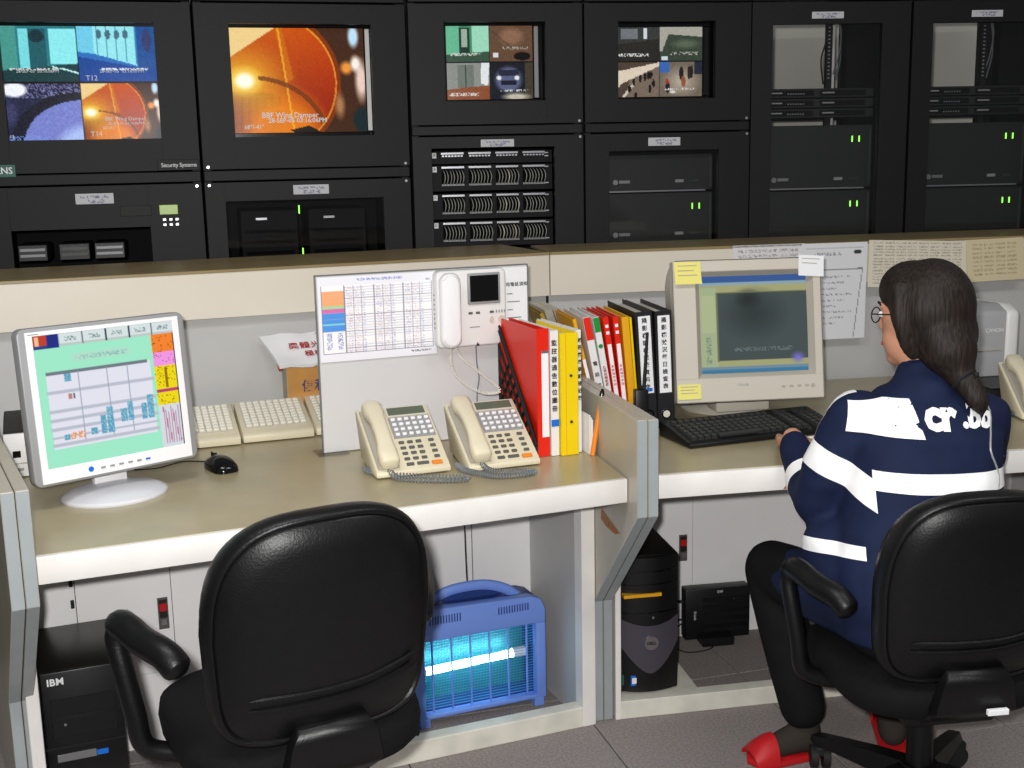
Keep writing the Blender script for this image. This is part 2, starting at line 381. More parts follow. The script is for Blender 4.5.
def partition(label, P, ang, x0, prof):
    """two laminated leaves; local y runs back along the leaf"""
    t = thing('console_partition', label, 'partition', P, ang)
    for k in range(2):
        a = x0 + k * .0258
        lf = G().prism(prof, a, a + .0240, 'x', .0015).done('leaf', 'partition_face', t)
        # the laminated front edging follows the leaf's outline
        q = [p for p in prof if p[0] < .5][:]
        g = G()
        fr = [(-.075, .876), (-.075, .655), (.264, .332), (.264, .004)]
        for (ya, za), (yb, zb) in zip(fr[:-1], fr[1:]):
            d = Vector((0, yb - ya, zb - za)).normalized(); nn = Vector((0, d.z, -d.y)); 
            g.loft([[(xx, yy + nn.y * oo, zz + nn.z * oo) for xx, oo in ((a + .001, -.002), (a + .023, -.002), (a + .023, .0022), (a + .001, .0022))] for yy, zz in ((ya, za), (yb, zb))])
        g.done('front_edging', 'partition_edge', lf)
    G().prism([(p[0] + (.004 if p[0] < .5 else -.004), p[1] - .004 if p[1] > .02 else .002) for p in prof], x0 + .0238, x0 + .0260, 'x').done('joint', 'seam', t)
    return t
prof = [(-.075, .878), (-.075, .655), (.264, .332), (.264, 0), (.93, 0), (.93, 1.03), (.72, 1.03), (.50, .878)]
pt_ = partition('grey partition of two leaves standing between yellow file and black binders', (.257, 2.661, 0), R(13.1), .001, prof)
partition('grey partition of two leaves cut off beside the flat screen', (-.919, 2.185, 0), R(28.0), -.0515, prof)

# raised back and its ledge
def console_back(label, P, A, x0, x1, d, dl=.40):
    t = thing('raised_console_panel', label, 'panel', P, A)
    box('upper_panel', 'cream', t, x0, x1, d, d + .022, ZU, ZL, .001)
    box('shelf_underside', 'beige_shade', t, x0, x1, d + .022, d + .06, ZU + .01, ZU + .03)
    box('lower_panel', 'grey_panel', t, x0, x1, d + .03, d + .045, ZT - .03, ZU + .01)
    box('rear_panel', 'rack_dark', t, x0 + .06, x1 - .06, d + dl - .04, d + dl - .02, 0, ZL - .006)
    box('ledge', 'ledge_top', t, x0, x1, d - .004, d + dl, ZL - .004, ZL + .004, .0012)
    return t
console_back('cream raised back with olive ledge behind the flat screen and keypads', PL, AL, -.75, 1.505, .95)
console_back('cream raised back with olive ledge behind the tube monitor and worker', PR, AR, -.040, 2.2, .97, .30)
# bare patch knocked out of the partition's side, under the worktop
mat('wood_bare', (176, 120, 84), .8, var=.1, vscale=80)
G().prism([(.050, .580), (.08, .568), (.15, .566), (.195, .574), (.188, .602), (.15, .594), (.08, .584)], -.0006, .002, 'x').done('bare_patch', 'wood_bare', pt_)

# ================================================================== EQUIPMENT RACKS
FA = (Vector((-.69, 3.92, 0)), R(15.0)); FB = (Vector((-.315, 4.02, 0)), R(8.0)); FC = (Vector((.828, 4.181, 0)), R(5.0))
def at(F, s, d, z): a = F[1]; return Vector((F[0].x + s * math.cos(a) - d * math.sin(a), F[0].y + s * math.sin(a) + d * math.cos(a), z))
def frame_with_opening(x0, x1, z0, z1, ox0, ox1, oz0, oz1, y0, y1, mi=0):
    g = G()
    g.box(x0, ox0, y0, y1, z0, z1).box(ox1, x1, y0, y1, z0, z1)
    g.box(ox0 - .001, ox1 + .001, y0, y1, oz1, z1).box(ox0 - .001, ox1 + .001, y0, y1, z0, oz0)
    return g
def label_pic(tint=(205, 205, 208), dark=(120, 118, 150)):
    p = Pic(36, 9, tint); p.scrib(.15, .22, .85, .48, dark, .5); p.scrib(.28, .6, .75, .85, dark, .45); return p
def rack(label, F, x0, x1, ztop=1.985, depth=.62, open_back=False):
    o = at(F, x0, 0, 0); t = thing('equipment_rack', label, 'rack', o, F[1]); w_ = x1 - x0; t['w'] = w_
    for a, b in ((0.002, .03), (w_ - .03, w_ - .002)): box('side_panel', 'rack_black', t, a, b, .03, depth, 0, ztop - .01, .003)
    box('top_panel', 'rack_black', t, 0.002, w_ - .002, .03, depth, ztop - .03, ztop, .003)
    box('base', 'rack_black', t, .03, w_ - .03, .03, depth, 0, .09)
    if not open_back: box('rear_panel', 'rack_inside', t, .03, w_ - .03, depth - .02, depth, .09, ztop - .03)
    return t
def label_plate(t, x0, x1, z0, z1, y=-.0035):
    p = box('label_plate', 'white_plastic', t, x0, x1, y, .0, z0, z1, .0008); box_print('printed_text', label_pic(), 'print', p, x0 + .001, x1 - .001, z0 + .001, z1 - .001, y - .0004)
def screws(t, pts, y=-.003):
    for x, z in pts: G().cyl((x, y, z), (x, .001, z), .0045, n=8).done('screw', 'screw', t)

# ---- camera pictures
def pic_orange(w=150, h=116):
    p = Pic(w, h, (196, 92, 6)); X, Y = p.X, p.Y
    p.a[..., 0] = np.clip(.80 - .26 * Y, 0, 1); p.a[..., 1] = np.clip(.37 - .2 * Y - .10 * X, 0, 1); p.a[..., 2] = .01
    p.poly([(0, .6), (.3, .62), (.42, 1), (0, 1)], (112, 42, 4))
    for k in range(7): p.line(.02 + k * .055, .66, .0 + k * .058, 1, .008, (74, 26, 2), .7)
    d = np.hypot((X - .36) / .40, (Y - 1.02) / .52); p._put(np.clip((1 - d) / .5, 0, 1), (236, 132, 0), .9)          # lit floor of the duct
    d = np.hypot((X - .10) / .42, (Y - .5) / .42); p._put(np.clip(1 - d, 0, 1) ** 1.3, (255, 200, 30)); p.disc(.1, .5, .15, .16, (255, 240, 140), .9); p.disc(.1, .5, .085, .09, (255, 255, 236), .5)
    p.poly([(0, 0), (.34, 0), (0, .28)], (240, 208, 140)); p.poly([(.34, 0), (.39, 0), (.46, .48), (.41, .52)], (206, 112, 6), .75); p.line(.36, 0, .45, 1, .007, (244, 176, 40), .8)
    d = np.hypot((X - .14) / .55, (Y - 1.05) / .58); p._put((np.abs(d - 1) < .035) & (X > .2), (112, 54, 6), .8)         # damper blade
    d = np.hypot((X - .30) / .50, (Y - .52) / .66); p._put((np.abs(d - 1) < .03) & (X > .5), (120, 50, 6), .85); p._put((np.abs(d - .955) < .012) & (X > .5), (236, 160, 50), .8)
    p._put((d > 1.03) & (X > .6), (66, 38, 22)); p.disc(.92, .08, .05, .13, (190, 225, 250), .5); p.disc(.86, .38, .06, .08, (240, 150, 60), .6); p.disc(.80, .74, .05, .16, (170, 120, 80), .7)
    p.disc(.97, .5, .06, .25, (236, 206, 192), .6); p.disc(.93, .34, .05, .1, (250, 240, 230), .6); p.disc(.97, .88, .08, .14, (20, 40, 46), .3)
    p.poly([(.42, .97), (.56, .93), (.66, 1), (.45, 1)], (30, 22, 14)); return p.noise(.015)
def pic_teal(w=76, h=58):
    p = Pic(w, h, (40, 120, 130)); p.rect(.0, .0, .25, .8, (70, 150, 140)); p.rect(.28, .05, .4, .75, (120, 220, 225)); p.rect(.4, .05, .62, .8, (30, 90, 100)); p.rect(.66, .05, 1, .68, (140, 235, 240))
    p.disc(.5, .18, .1, .12, (20, 50, 60)); p.poly([(0, .8), (1, .66), (1, 1), (0, 1)], (24, 60, 64)); p.line(.68, .72, 1, .85, .012, (200, 250, 250)); p.scrib(.15, .74, .75, .79, (210, 220, 220), .5); return p.noise(.02)
def pic_blue(w=76, h=58):
    p = Pic(w, h, (40, 110, 190)); p.poly([(.0, 0), (.25, 0), (.3, .5), (0, .45)], (110, 205, 235)); p.poly([(.2, .0), (.72, .0), (.72, .7), (.2, .5)], (150, 232, 240))
    for k in range(5): p.line(.24 + k * .12, .0, .24 + k * .12, .55 + .03 * k, .006, (60, 150, 180))
    for k in range(4): p.disc(.27 + k * .11, .14, .035, .08, (70, 110, 130))
    p.rect(.74, 0, 1, 1, (30, 80, 150)); p.disc(.86, .25, .06, .2, (50, 60, 110)); p.poly([(0, .55), (.7, .72), (1, .8), (1, 1), (0, 1)], (20, 70, 150)); p.scrib(.25, .74, .85, .8, (230, 240, 250), .5); return p.noise(.02)
def pic_rotunda(w=76, h=58):
    p = Pic(w, h, (34, 38, 66)); p.scrib(0, 0, 1, .25, (120, 120, 170), .25); p.disc(.95, 1.0, .85, .85, (24, 26, 40)); p.disc(1.02, 1.08, .78, .8, (120, 130, 205)); p.disc(1.08, 1.15, .5, .5, (170, 190, 245), .3)
    p.disc(.17, .1, .18, .14, (245, 248, 255), .3); p.disc(.1, .5, .12, .3, (60, 60, 100), .6); p.scrib(.0, .9, .55, .98, (120, 150, 230), .35); return p.noise(.03)
def quad(a, b, c, d, w=150, h=112):
    p = Pic(w, h, (10, 10, 12)); p.paste(a, 0, 0, .495, .485); p.paste(b, .505, 0, 1, .485); p.paste(c, 0, .5, .495, 1); p.paste(d, .505, .5, 1, 1); return p
def pic_flat(bg, items, w=56, h=44):
    p = Pic(w, h, bg)
    for it in items: getattr(p, it[0])(*it[1:])
    return p.noise(.02)
sub_green = pic_flat((70, 150, 110), [('rect', .0, .0, .3, .8, (110, 200, 160)), ('rect', .3, .05, .55, .8, (30, 60, 50)), ('rect', .36, .1, .5, .6, (170, 190, 170)), ('rect', .6, .0, 1, .75, (170, 235, 205)), ('poly', [(0, .8), (1, .7), (1, 1), (0, 1)], (60, 90, 70)), ('scrib', .1, .76, .8, .82, (220, 230, 220), .5)])
sub_brown = pic_flat((108, 78, 58), [('disc', .5, .3, .35, .3, (150, 112, 88), .5), ('rect', .08, .76, .2, .88, (235, 235, 240)), ('disc', .75, .85, .2, .12, (16, 12, 12)), ('line', .0, .1, .5, .6, .01, (80, 60, 50)), ('scrib', .3, .6, .9, .66, (190, 180, 170), .4)])
sub_grey = pic_flat((150, 154, 148), [('rect', .25, .05, .62, .7, (120, 128, 120)), ('line', .44, .05, .44, .7, .01, (60, 66, 60)), ('poly', [(.8, 0), (1, 0), (.95, .6), (.78, .55)], (245, 250, 255)), ('poly', [(0, .7), (1, .6), (1, 1), (0, 1)], (150, 84, 50)), ('scrib', .05, .8, .75, .88, (240, 230, 220), .5)])
sub_car = pic_flat((28, 30, 40), [('disc', .42, .45, .36, .4, (96, 104, 140), .3), ('rect', .2, .18, .66, .34, (40, 44, 66)), ('disc', .2, .4, .07, .08, (255, 255, 255), .4), ('disc', .62, .4, .07, .08, (255, 255, 255), .4), ('rect', .25, .48, .6, .6, (30, 32, 50)), ('rect', .8, 0, 1, 1, (70, 64, 50)), ('disc', .6, .92, .4, .14, (210, 205, 180), .6), ('scrib', .2, .72, .9, .78, (230, 230, 225), .5)])
sub_hall = pic_flat((58, 60, 58), [('rect', .1, .05, .5, .35, (120, 125, 130)), ('rect', .62, .03, .72, .35, (225, 232, 240)), ('poly', [(.0, .5), (1, .35), (1, 1), (0, 1)], (44, 42, 38)), ('scrib', .05, .78, .75, .86, (235, 235, 230), .5)])
sub_roof = pic_flat((60, 72, 58), [('poly', [(0, .0), (1, 0), (1, .3), (.2, .2), (.05, .7), (0, .7)], (180, 178, 165)), ('disc', .6, .5, .4, .18, (96, 110, 90), .7), ('rect', .03, .86, .17, .97, (225, 235, 240)), ('scrib', .25, .72, .9, .82, (200, 200, 190), .4)])
sub_crowd = pic_flat((84, 70, 58), [('poly', [(0, .25), (1, .0), (1, .12), (.1, .6), (0, .8)], (238, 222, 200)), ('poly', [(.3, .5), (1, .1), (1, 1), (.2, 1)], (128, 112, 98)), ('line', .15, 1, .4, .6, .03, (225, 215, 200))] + [('disc', x, y, .035, .12, (30, 24, 26)) for x, y in ((.4, .55), (.55, .45), (.66, .4), (.74, .38), (.8, .36), (.78, .75), (.3, .75), (.45, .95), (.86, .6))])
sub_lobby = pic_flat((120, 108, 94), [('disc', .5, .55, .5, .5, (196, 182, 164), .9), ('rect', .0, .0, .22, .3, (60, 110, 190)), ('rect', .8, 0, 1, .35, (40, 44, 60)), ('disc', .18, .7, .05, .18, (40, 32, 40)), ('disc', .17, .55, .04, .07, (170, 60, 40)), ('disc', .5, .32, .05, .2, (40, 34, 30)), ('disc', .55, .55, .05, .16, (150, 90, 60)), ('disc', .68, .3, .04, .2, (50, 40, 36)), ('disc', .74, .28, .04, .18, (40, 34, 30)), ('disc', .3, .85, .1, .06, (240, 238, 230), .6), ('scrib', .1, .74, .8, .8, (240, 236, 230), .4)])

def monitor(label, F, s0, s1, z0, z1, pic, strip, m='screen', group='monitors in the rack doors'):
    o = at(F, (s0 + s1) / 2, .045, z0); t = thing('rack_monitor', label, 'monitor', o, F[1], group); w_ = (s1 - s0) / 2; h = z1 - z0
    G().box(-w_ - .035, w_ + .06, .02, .34, -.05, h + .05, .01, 2).done('case', 'rack_dark', t)
    G().box(-w_ - .03, w_ + .05, .003, .02, -.045, 0, .002).box(-w_ - .03, w_ + .05, .003, .02, h, h + .045, .002).box(-w_ - .03, -w_, .003, .02, -.001, h + .001, .002).box(w_, w_ + .055, .003, .02, -.001, h + .001, .002).done('front_bezel', 'black_gloss', t)
    box('side_trim', strip, t, w_ + .004, w_ + .018, -.002, .004, 0.003, h - .002, .001)
    s = picture('screen', pic, ((-w_, .012, h), (w_, .012, h), (w_, .012, 0), (-w_, .012, 0)), m, t, .005)
    return t, s
SEAM = 0.0
# ---- two wide racks, upper doors around big screens
def wide_rack(label, x0, plate=True):
    t = rack(label, FA, x0, x0 + .667); w_ = .667
    frame_with_opening(.004, w_ - .004, 1.434, 1.94, .108, .552, 1.533, 1.880, 0, .025).done('upper_door', 'rack_black', t)
    box('top_trim', 'rack_black', t, .004, w_ - .004, 0, .025, 1.946, 1.985, .002)
    box('middle_rail', 'rack_black', t, .004, w_ - .004, .002, .025, 1.397, 1.430, .002)
    screws(t, ((.018, 1.441), (w_ - .018, 1.441), (.018, 1.384), (w_ - .018, 1.384)))
    return t
t = wide_rack('black rack whose screen is split into four teal, blue and orange pictures', -.951)
frame_with_opening(.004, .663, .1, 1.392, .09, .50, .7, 1.262, 0, .025).done('lower_door', 'rack_black', t)
label_plate(t, .284, .396, 1.337, 1.369)
box('black_plate', 'black_matte', t, .538 - .003, .660, -.004, 0, 1.434, 1.467, .001); text('Security Systems', .018, 'white_ink', t, (.599, -.0048, 1.450), spacing=.9)
box('badge', 'badge_green', t, -.02 + .022, .120, -.004, 0, 1.424, 1.462, .001); text('SIEMENS', .0275, 'white_ink', t, (.0605, -.0048, 1.443), bold=.0004)
box('display_slot', 'black_matte', t, .413, .506, -.002, .002, 1.296, 1.328, .001)
box('green_display', 'lcd_green', t, .530, .586, -.003, .002, 1.298, 1.328, .001)
for i in range(3):
    for j in range(2): box('button', 'steel', t, .538 + i * .019, .549 + i * .019, -.004, .001, 1.262 + j * .016, 1.271 + j * .016, .001)
for x, w2 in ((.10, .085), (.22, .09), (.325, .09)):
    g = G().box(x, x + w2, .035, .2, 1.165, 1.215, .002).box(x + .006, x + w2 - .006, .031, .036, 1.196, 1.204, mi=1).box(x + .006, x + w2 - .006, .031, .036, 1.178, 1.186, mi=1); g.done('module', ['server_face', 'server_light' if x == .22 else 'silver_grey'], t)
mt, s = monitor('big screen split into four teal, blue and orange camera pictures', FA, -.86, -.395, 1.533, 1.873, quad(pic_teal(), pic_blue(), pic_rotunda(), pic_orange(76, 58)), 'steel')
text('T12', .022, 'white_ink', s, (.035, -.002, .185)); text('T14', .022, 'white_ink', s, (.036, -.003, .016))
text('BBF Wing Damper', .016, 'white_ink', s, (.125, -.005, .062)); text('28-SEP-05 03:16:06PM', .012, 'white_ink', s, (.125, -.005, .048)); text('68°/-41°', .011, 'white_ink', s, (.075, -.005, .035))
text('28-SEP-05  03:16:06PM', .013, 'white_ink', s, (-.12, -.003, .206)); text('28-SEP-05  03:16:07PM', .014, 'white_ink', s, (.125, -.003, .206)); text('T13', .014, 'white_ink', s, (-.215, 0, .012))
t = wide_rack('black rack with one big glowing orange picture above a dark glass door', -.282)
frame_with_opening(.004, .663, .1, 1.392, .065, .572, .75, 1.333, 0, .025).done('lower_door', 'rack_black', t)
box('door_glass', 'glass_smoke', t, .063, .574, .012, .015, .74, 1.335)
label_plate(t, .280, .394, 1.349, 1.379)
for a, b in ((.11, .295), (.33, .52)):
    u = box('inner_unit', 'rack_inside', t, a, b, .07, .3, .85, 1.300, .003); box('handle', 'steel', u, a + .05, a + .085, .062, .07, 1.268, 1.275); 
    for k in range(3): box('vent', 'rack_gap', u, a + .015, b - .015, .068, .072, 1.225 - k * .035, 1.235 - k * .035)
box('green_light', 'led_green', t, .299, .303, .064, .07, 1.285, 1.312); box('green_light', 'led_green', t, .305, .309, .064, .07, 1.13, 1.172)
mt, s = monitor('big screen filled by one glowing orange picture of a duct', FA, -.174, .252, 1.546, 1.872, pic_orange(), 'white_plastic')
text('BBF Wing Damper', .0235, 'white_ink', s, (-.035, -.012, .054), bold=.0003); text('28-SEP-05 03:16:06PM', .0205, 'white_ink', s, (-.012, -.012, .0375), bold=.0003); text('68°/-41°', .0185, 'white_ink', s, (-.15, -.008, .018), bold=.0002)

# ---- two narrower racks, small screens
def narrow_rack(label, x0):
    t = rack(label, FB, x0, x0 + .579); w_ = .579
    frame_with_opening(.004, w_ - .004, 1.562, 1.945, .118, .452, 1.636, 1.888, 0, .025).done('upper_door', 'rack_black', t)
    box('top_trim', 'rack_black', t, .004, w_ - .004, 0, .025, 1.950, 1.985, .002)
    box('middle_rail', 'rack_black', t, .004, w_ - .004, .002, .025, 1.528, 1.558, .002)
    screws(t, ((w_ - .016, 1.568), (w_ - .014, 1.516)))
    return t
t = narrow_rack('black rack with small four-way screen above rows of patch cables', 0.0)
frame_with_opening(.004, .575, .1, 1.523, .066, .478, .75, 1.486, 0, .025).done('lower_door', 'rack_black', t)
label_plate(t, .230, .341, 1.488, 1.512)
mt, s = monitor('small screen of four pictures with a car at the corner', FB, .129, .417, 1.644, 1.880, quad(sub_green, sub_brown, sub_grey, sub_car), 'silver_grey', 'screen_dim')
cab = G().tube(bez([(0, 0, .001), (.002, -.02, -.006), (.004, -.03, -.022), (.001, -.018, -.042), (-.002, 0, -.047)], 3), .0014, 4).mesh('patch_cable', 'cable_grey')
cab2 = G().tube(bez([(0, 0, .001), (.002, -.02, -.006), (.004, -.03, -.022), (.001, -.018, -.042), (-.002, 0, -.047)], 3), .0018, 4).mesh('patch_cable', 'paper_warm')
rowlab = ('topmost', 'second', 'third', 'fourth')
for k, zt in enumerate((1.478, 1.432, 1.338, 1.245)):
    hz = .088 if k else .044; o = at(FB, .068, .06, zt - hz); p = thing('patch_panel', '%s row of patch cables in the black rack' % rowlab[k], 'patch panel', o, FB[1], 'patch panels in the rack')
    G().box(0, .412, 0, .03, .0, hz - .002, .001).done('panel', 'rack_dark', p)
    for q in range(4):
        x = .034 + q * .092
        box('label_strip', 'steel', p, x, x + .076, -.003, 0, hz - .012, hz - .006); box('port_strip', 'silver_grey', p, x, x + .076, -.004, 0, .018, .024) if k else None
        box('port_block', 'rack_gap', p, x, x + .076, -.002, 0, .026, hz - .016)
        if k:
            for c in range(7): link('patch_cable', cab2 if q == 2 and (c * 5 + k) % 4 == 0 else cab, p, (x + .006 + c * .0105 + random.uniform(-.001, .001), -.002, hz - .020))
        else:
            for c in range(7): box('port', 'steel', p, x + .003 + c * .0105, x + .010 + c * .0105, -.004, 0, hz - .020, hz - .015)
    box('row_tag', 'paper', p, .004, .018, -.004, 0, hz - .024, hz - .006); text('ABCD'[k], .012, 'ink', p, (.011, -.0048, hz - .0145)); 
    box('clip', 'steel', p, .385, .398, -.003, 0, hz - .014, hz - .010); box('clip', 'steel', p, .385, .398, -.003, 0, .02, .024)
t = narrow_rack('black rack with small mall-scene screen above a glass server door', .579)
frame_with_opening(.004, .575, .1, 1.523, .085, .468, .75, 1.466, 0, .025).done('lower_door', 'rack_black', t)
box('door_glass', 'glass_smoke', t, .083, .470, .012, .015, .74, 1.468)
label_plate(t, .220, .331, 1.481, 1.508)
mt, s = monitor('small screen of four pictures showing people walking in halls', FB, .704, 1.001, 1.645, 1.873, quad(sub_hall, sub_roof, sub_crowd, sub_lobby), 'rack_dark', 'screen_dim')

def rack_server(label, F, s0, s1, z0, z1, led=True, shelf=True, d0=.06, small=False):
    o = at(F, s0, d0, z0); w_ = s1 - s0; h = z1 - z0
    t = thing('rack_server', label, 'server', o, F[1], 'black servers behind the rack glass')
    G().box(0, w_, 0, .4, 0, h, .002).done('chassis', 'server_face', t)
    if small:
        for x in (.02, .5): 
            box('drive_bay', 'rack_inside', t, w_ * x, w_ * (x + .42), -.003, 0, h * .2, h * .8); box('lettering_strip', 'silver_grey', t, w_ * (x + .02), w_ * (x + .13), -.005, -.002, h * .45, h * .6)
        for k in range(7): box('indicator', 'steel', t, w_ * .2 + k * .009, w_ * .2 + k * .009 + .004, -.005, -.002, h * .35, h * .5)
    else:
        G().box(.006, .012, -.004, 0, .01, h - .01).box(w_ - .012, w_ - .006, -.004, 0, .01, h - .01).done('mounting_ear', 'server_light', t)
        G().cyl((.035, -.003, .030), (.035, 0, .030), .009, n=14).box(.048, .086, -.003, 0, .026, .036).done('badge', 'steel', t)
        box('badge', 'silver_grey', t, w_ - .135, w_ - .105, -.003, 0, .026, .036); G().box(w_ - .08, w_ - .05, -.003, 0, .028, .034).done('badge', 'server_light', t)
        if led:
            for x in (w_ - .075, w_ - .05): box('green_light', 'led_green', t, x, x + .0035, -.004, 0, h - .058, h - .038)
        if shelf: box('front_lip', 'steel', t, .002, w_ - .03, -.012, -.001, -.004, .001)
    return t
rack_server('black server above the bright lip behind the mall-screen rack glass', FB, .664, 1.045, 1.330, 1.452, False)
rack_server('black server with twin green lights under the mall-scene screen', FB, .664, 1.045, 1.150, 1.322, True, False)

# ---- two open racks with full-height glass doors, the wall showing through
def glass_rack(label, x0):
    t = rack(label, FC, x0, x0 + .558, open_back=True); w_ = .558
    frame_with_opening(.004, w_ - .004, .1, 1.945, .075, .455, .7, 1.874, 0, .025).done('door_frame', 'rack_black', t)
    box('door_glass', 'glass_smoke', t, .073, .457, .012, .015, .69, 1.876)
    box('top_trim', 'rack_black', t, .004, w_ - .004, 0, .025, 1.950, 1.985, .002)
    label_plate(t, .208, .318, 1.891, 1.913)
    # inner rails, cables and the dark divider
    g = G().box(.298, .318, .10, .12, .1, 1.93)
    g.done('slotted_rail', 'rack_black', t)
    for k in range(14): box('rail_slot', 'silver_grey', t, .303, .309, .097, .101, 1.70 + k * .013, 1.704 + k * .013)
    box('rear_rail', 'white_plastic', t, .349, .363, .20, .215, 1.2, 1.93)
    box('cable_trunk', 'rack_inside', t, .376, .528, .12, .17, .1, 1.93)
    for pts in ([(.292, .09, 1.93), (.29, .085, 1.83), (.272, .08, 1.76), (.285, .09, 1.68)], [(.364, .19, 1.92), (.374, .17, 1.86), (.37, .18, 1.78), (.356, .19, 1.72)], [(.37, .19, 1.92), (.38, .18, 1.8), (.37, .2, 1.7)]):
        G().tube(bez(pts, 6), .0028, 6).done('cable', 'black_matte' if pts[0][0] < .3 else 'cord_grey', t)
    return t
for x0, who in ((0.0, 'beside the mall-scene screen'), (.559, 'farthest from the orange screens')):
    glass_rack('tall black glass-door rack of servers, %s' % who, x0)
    for k in range(3): rack_server('%s thin rack unit in the glass-door rack %s' % (('lowest', 'middle', 'upper')[k], who), FC, x0 + .072, x0 + .457, 1.566 + k * .034, 1.597 + k * .034, small=True)
    rack_server('large black server with twin green lights in the glass-door rack %s' % who, FC, x0 + .072, x0 + .457, 1.325, 1.540)
    rack_server('bottom black server with green lights in the glass-door rack %s' % who, FC, x0 + .072, x0 + .457, 1.12, 1.316, True, False)

# ================================================================== ON THE LEFT-HAND WORKTOP
def LW(s, d, z=ZT): return Vector((PL.x + s * math.cos(AL) - d * math.sin(AL), PL.y + s * math.sin(AL) + d * math.cos(AL), z))
def RW(s, d, z=ZT): return Vector((PR.x + s * math.cos(AR) - d * math.sin(AR), PR.y + s * math.sin(AR) + d * math.cos(AR), z))

# ---- flat screen
def lcd_pic():
    p = Pic(150, 120, (158, 232, 200))
    p.rect(0, 0, 1, .10, (190, 196, 196)); p.rect(0, 0, .1, .1, (190, 60, 40)); p.rect(.02, .02, .05, .08, (240, 190, 150)); p.rect(.1, 0, .18, .11, (20, 40, 130)); p.rect(0, .085, .1, .11, (40, 60, 130))
    for k in range(5): p.rect(.185 + k * .165, .005, .335 + k * .165, .085, (214, 226, 226)); p.scrib(.22 + k * .165, .03, .30 + k * .165, .065, (130, 150, 150), .5); p.rect(.337 + k * .165, 0, .347 + k * .165, .1, (40, 60, 80))
    p.rect(.26, .17, .66, .225, (176, 222, 202)); p.scrib(.28, .18, .64, .215, (140, 190, 180), .45)
    p.rect(.07, .29, .80, .86, (226, 226, 238)); p.rect(.07, .28, .78, .305, (110, 120, 130))
    for y in (.425, .57, .635, .70, .765, .82): p.rect(.06, y, .82, y + .022, (186, 190, 204))
    for x in (.28, .48, .63): p.rect(x, .30, x + .006, .82, (150, 160, 180))
    b = (92, 160, 190)
    for x, y, h in ((.19, .31, .06), (.40, .66, .14), (.45, .60, .2), (.55, .63, .1), (.60, .58, .15), (.70, .62, .12), (.75, .56, .18), (.14, .76, .04), (.33, .74, .05)): p.rect(x, y, x + .042, y + h, b); p.scrib(x, y, x + .042, y + h, (150, 200, 216), .25)
    for x in (.19, .24): p.rect(x, .75, x + .04, .80, (226, 140, 90)); p.scrib(x, .75, x + .04, .80, (250, 220, 200), .3)
    p.rect(.20, .46, .23, .50, (190, 130, 120)); p.rect(.235, .46, .25, .50, (90, 110, 150))
    p.rect(.83, .10, .99, .24, (244, 130, 40)); p.rect(.83, .24, .99, .35, (240, 150, 225)); p.rect(.83, .35, .99, .66, (238, 216, 0)); p.rect(.83, .53, .99, .56, (190, 60, 110)); p.scrib(.83, .10, .99, .66, (120, 60, 20), .06); p.line(.91, .37, .91, .52, .008, (150, 110, 0))
    p.rect(.83, .66, .99, 1, (212, 218, 224)); 
    for k in range(7): p.line(.86 + k * .018, .68 + .02 * (k % 3), .865 + k * .018, .96, .004, (176, 96, 140), .8)
    p.rect(.99, .1, 1, 1, (20, 20, 40)); return p
mat('foot_silver', (214, 214, 220), .3)
lcd = thing('flat_screen_monitor', 'white and grey flat screen monitor on white foot showing a green table', 'monitor', LW(.178, .405), 0)
G().lathe([(.120, 0), (.121, .004), (.118, .009), (.098, .018), (.05, .024), (.01, .026)], n=40, sx=.96, sy=.84).done('foot', 'foot_silver', lcd, rot=(0, 0, R(36)), loc=(.012, -.028, 0))
lc, ls_ = math.cos(R(43)), math.sin(R(43))
hd = bpy.data.objects.new('screen_head', None)  # transform only
LH = Matrix.Translation(Vector((-.872, 2.580, .787)) - LW(.178, .405)) @ Matrix.Rotation(R(43), 4, 'Z') @ Matrix.Rotation(R(-4.7), 4, 'X')
bpy.data.objects.remove(hd)
def put(o, T): o.matrix_local = T; return o
put(G().prism([(-.19 + p[0], p[1]) for p in outline(.38, .338, .016)], -.004, .028, 'y', .004, 2).done('bezel_frame', 'silver_grey', lcd), LH)
g = G(); W2 = .174
for a in ((-W2, W2, .006, .037), (-W2, W2, .3205, .3295), (-W2, -.159, .035, .322), (.159, W2, .035, .322)): g.box(a[0], a[1], -.008, 0, a[2], a[3], .001)
put(g.done('inner_bezel', 'white_gloss', lcd), LH)
put(picture('screen', lcd_pic(), ((-.160, -.005, .3215), (.160, -.005, .3215), (.160, -.005, .036), (-.160, -.005, .036)), 'screen', lcd), LH)
put(G().box(-.15, .15, .026, .055, .05, .30, .012, 2).done('rear_housing', 'silver_grey', lcd), LH)
for k in range(6): put(box('button', 'silver_grey' if k < 5 else 'blue_tab', lcd, -.046 + k * .021, -.036 + k * .021, -.0105, -.007, .018, .022), LH)
put(G().cyl((-.068, -.0095, .021), (-.068, -.007, .021), .006, n=14).done('power_mark', 'blue_tab', lcd), LH)
put(box('name_strip', 'silver_grey', lcd, -.168, -.145, -.0086, -.0075, .3235, .3255), LH)
nb = LH @ Vector((-.035, .03, .06))
put(G().box(-.038, .038, -.012, .012, 0, .145, .004, 2).done('neck', 'white_gloss', lcd), Matrix.Translation((-.012, .012, .020)) @ Matrix.Rotation(R(40), 4, 'Z') @ Matrix.Rotation(R(-4), 4, 'X'))

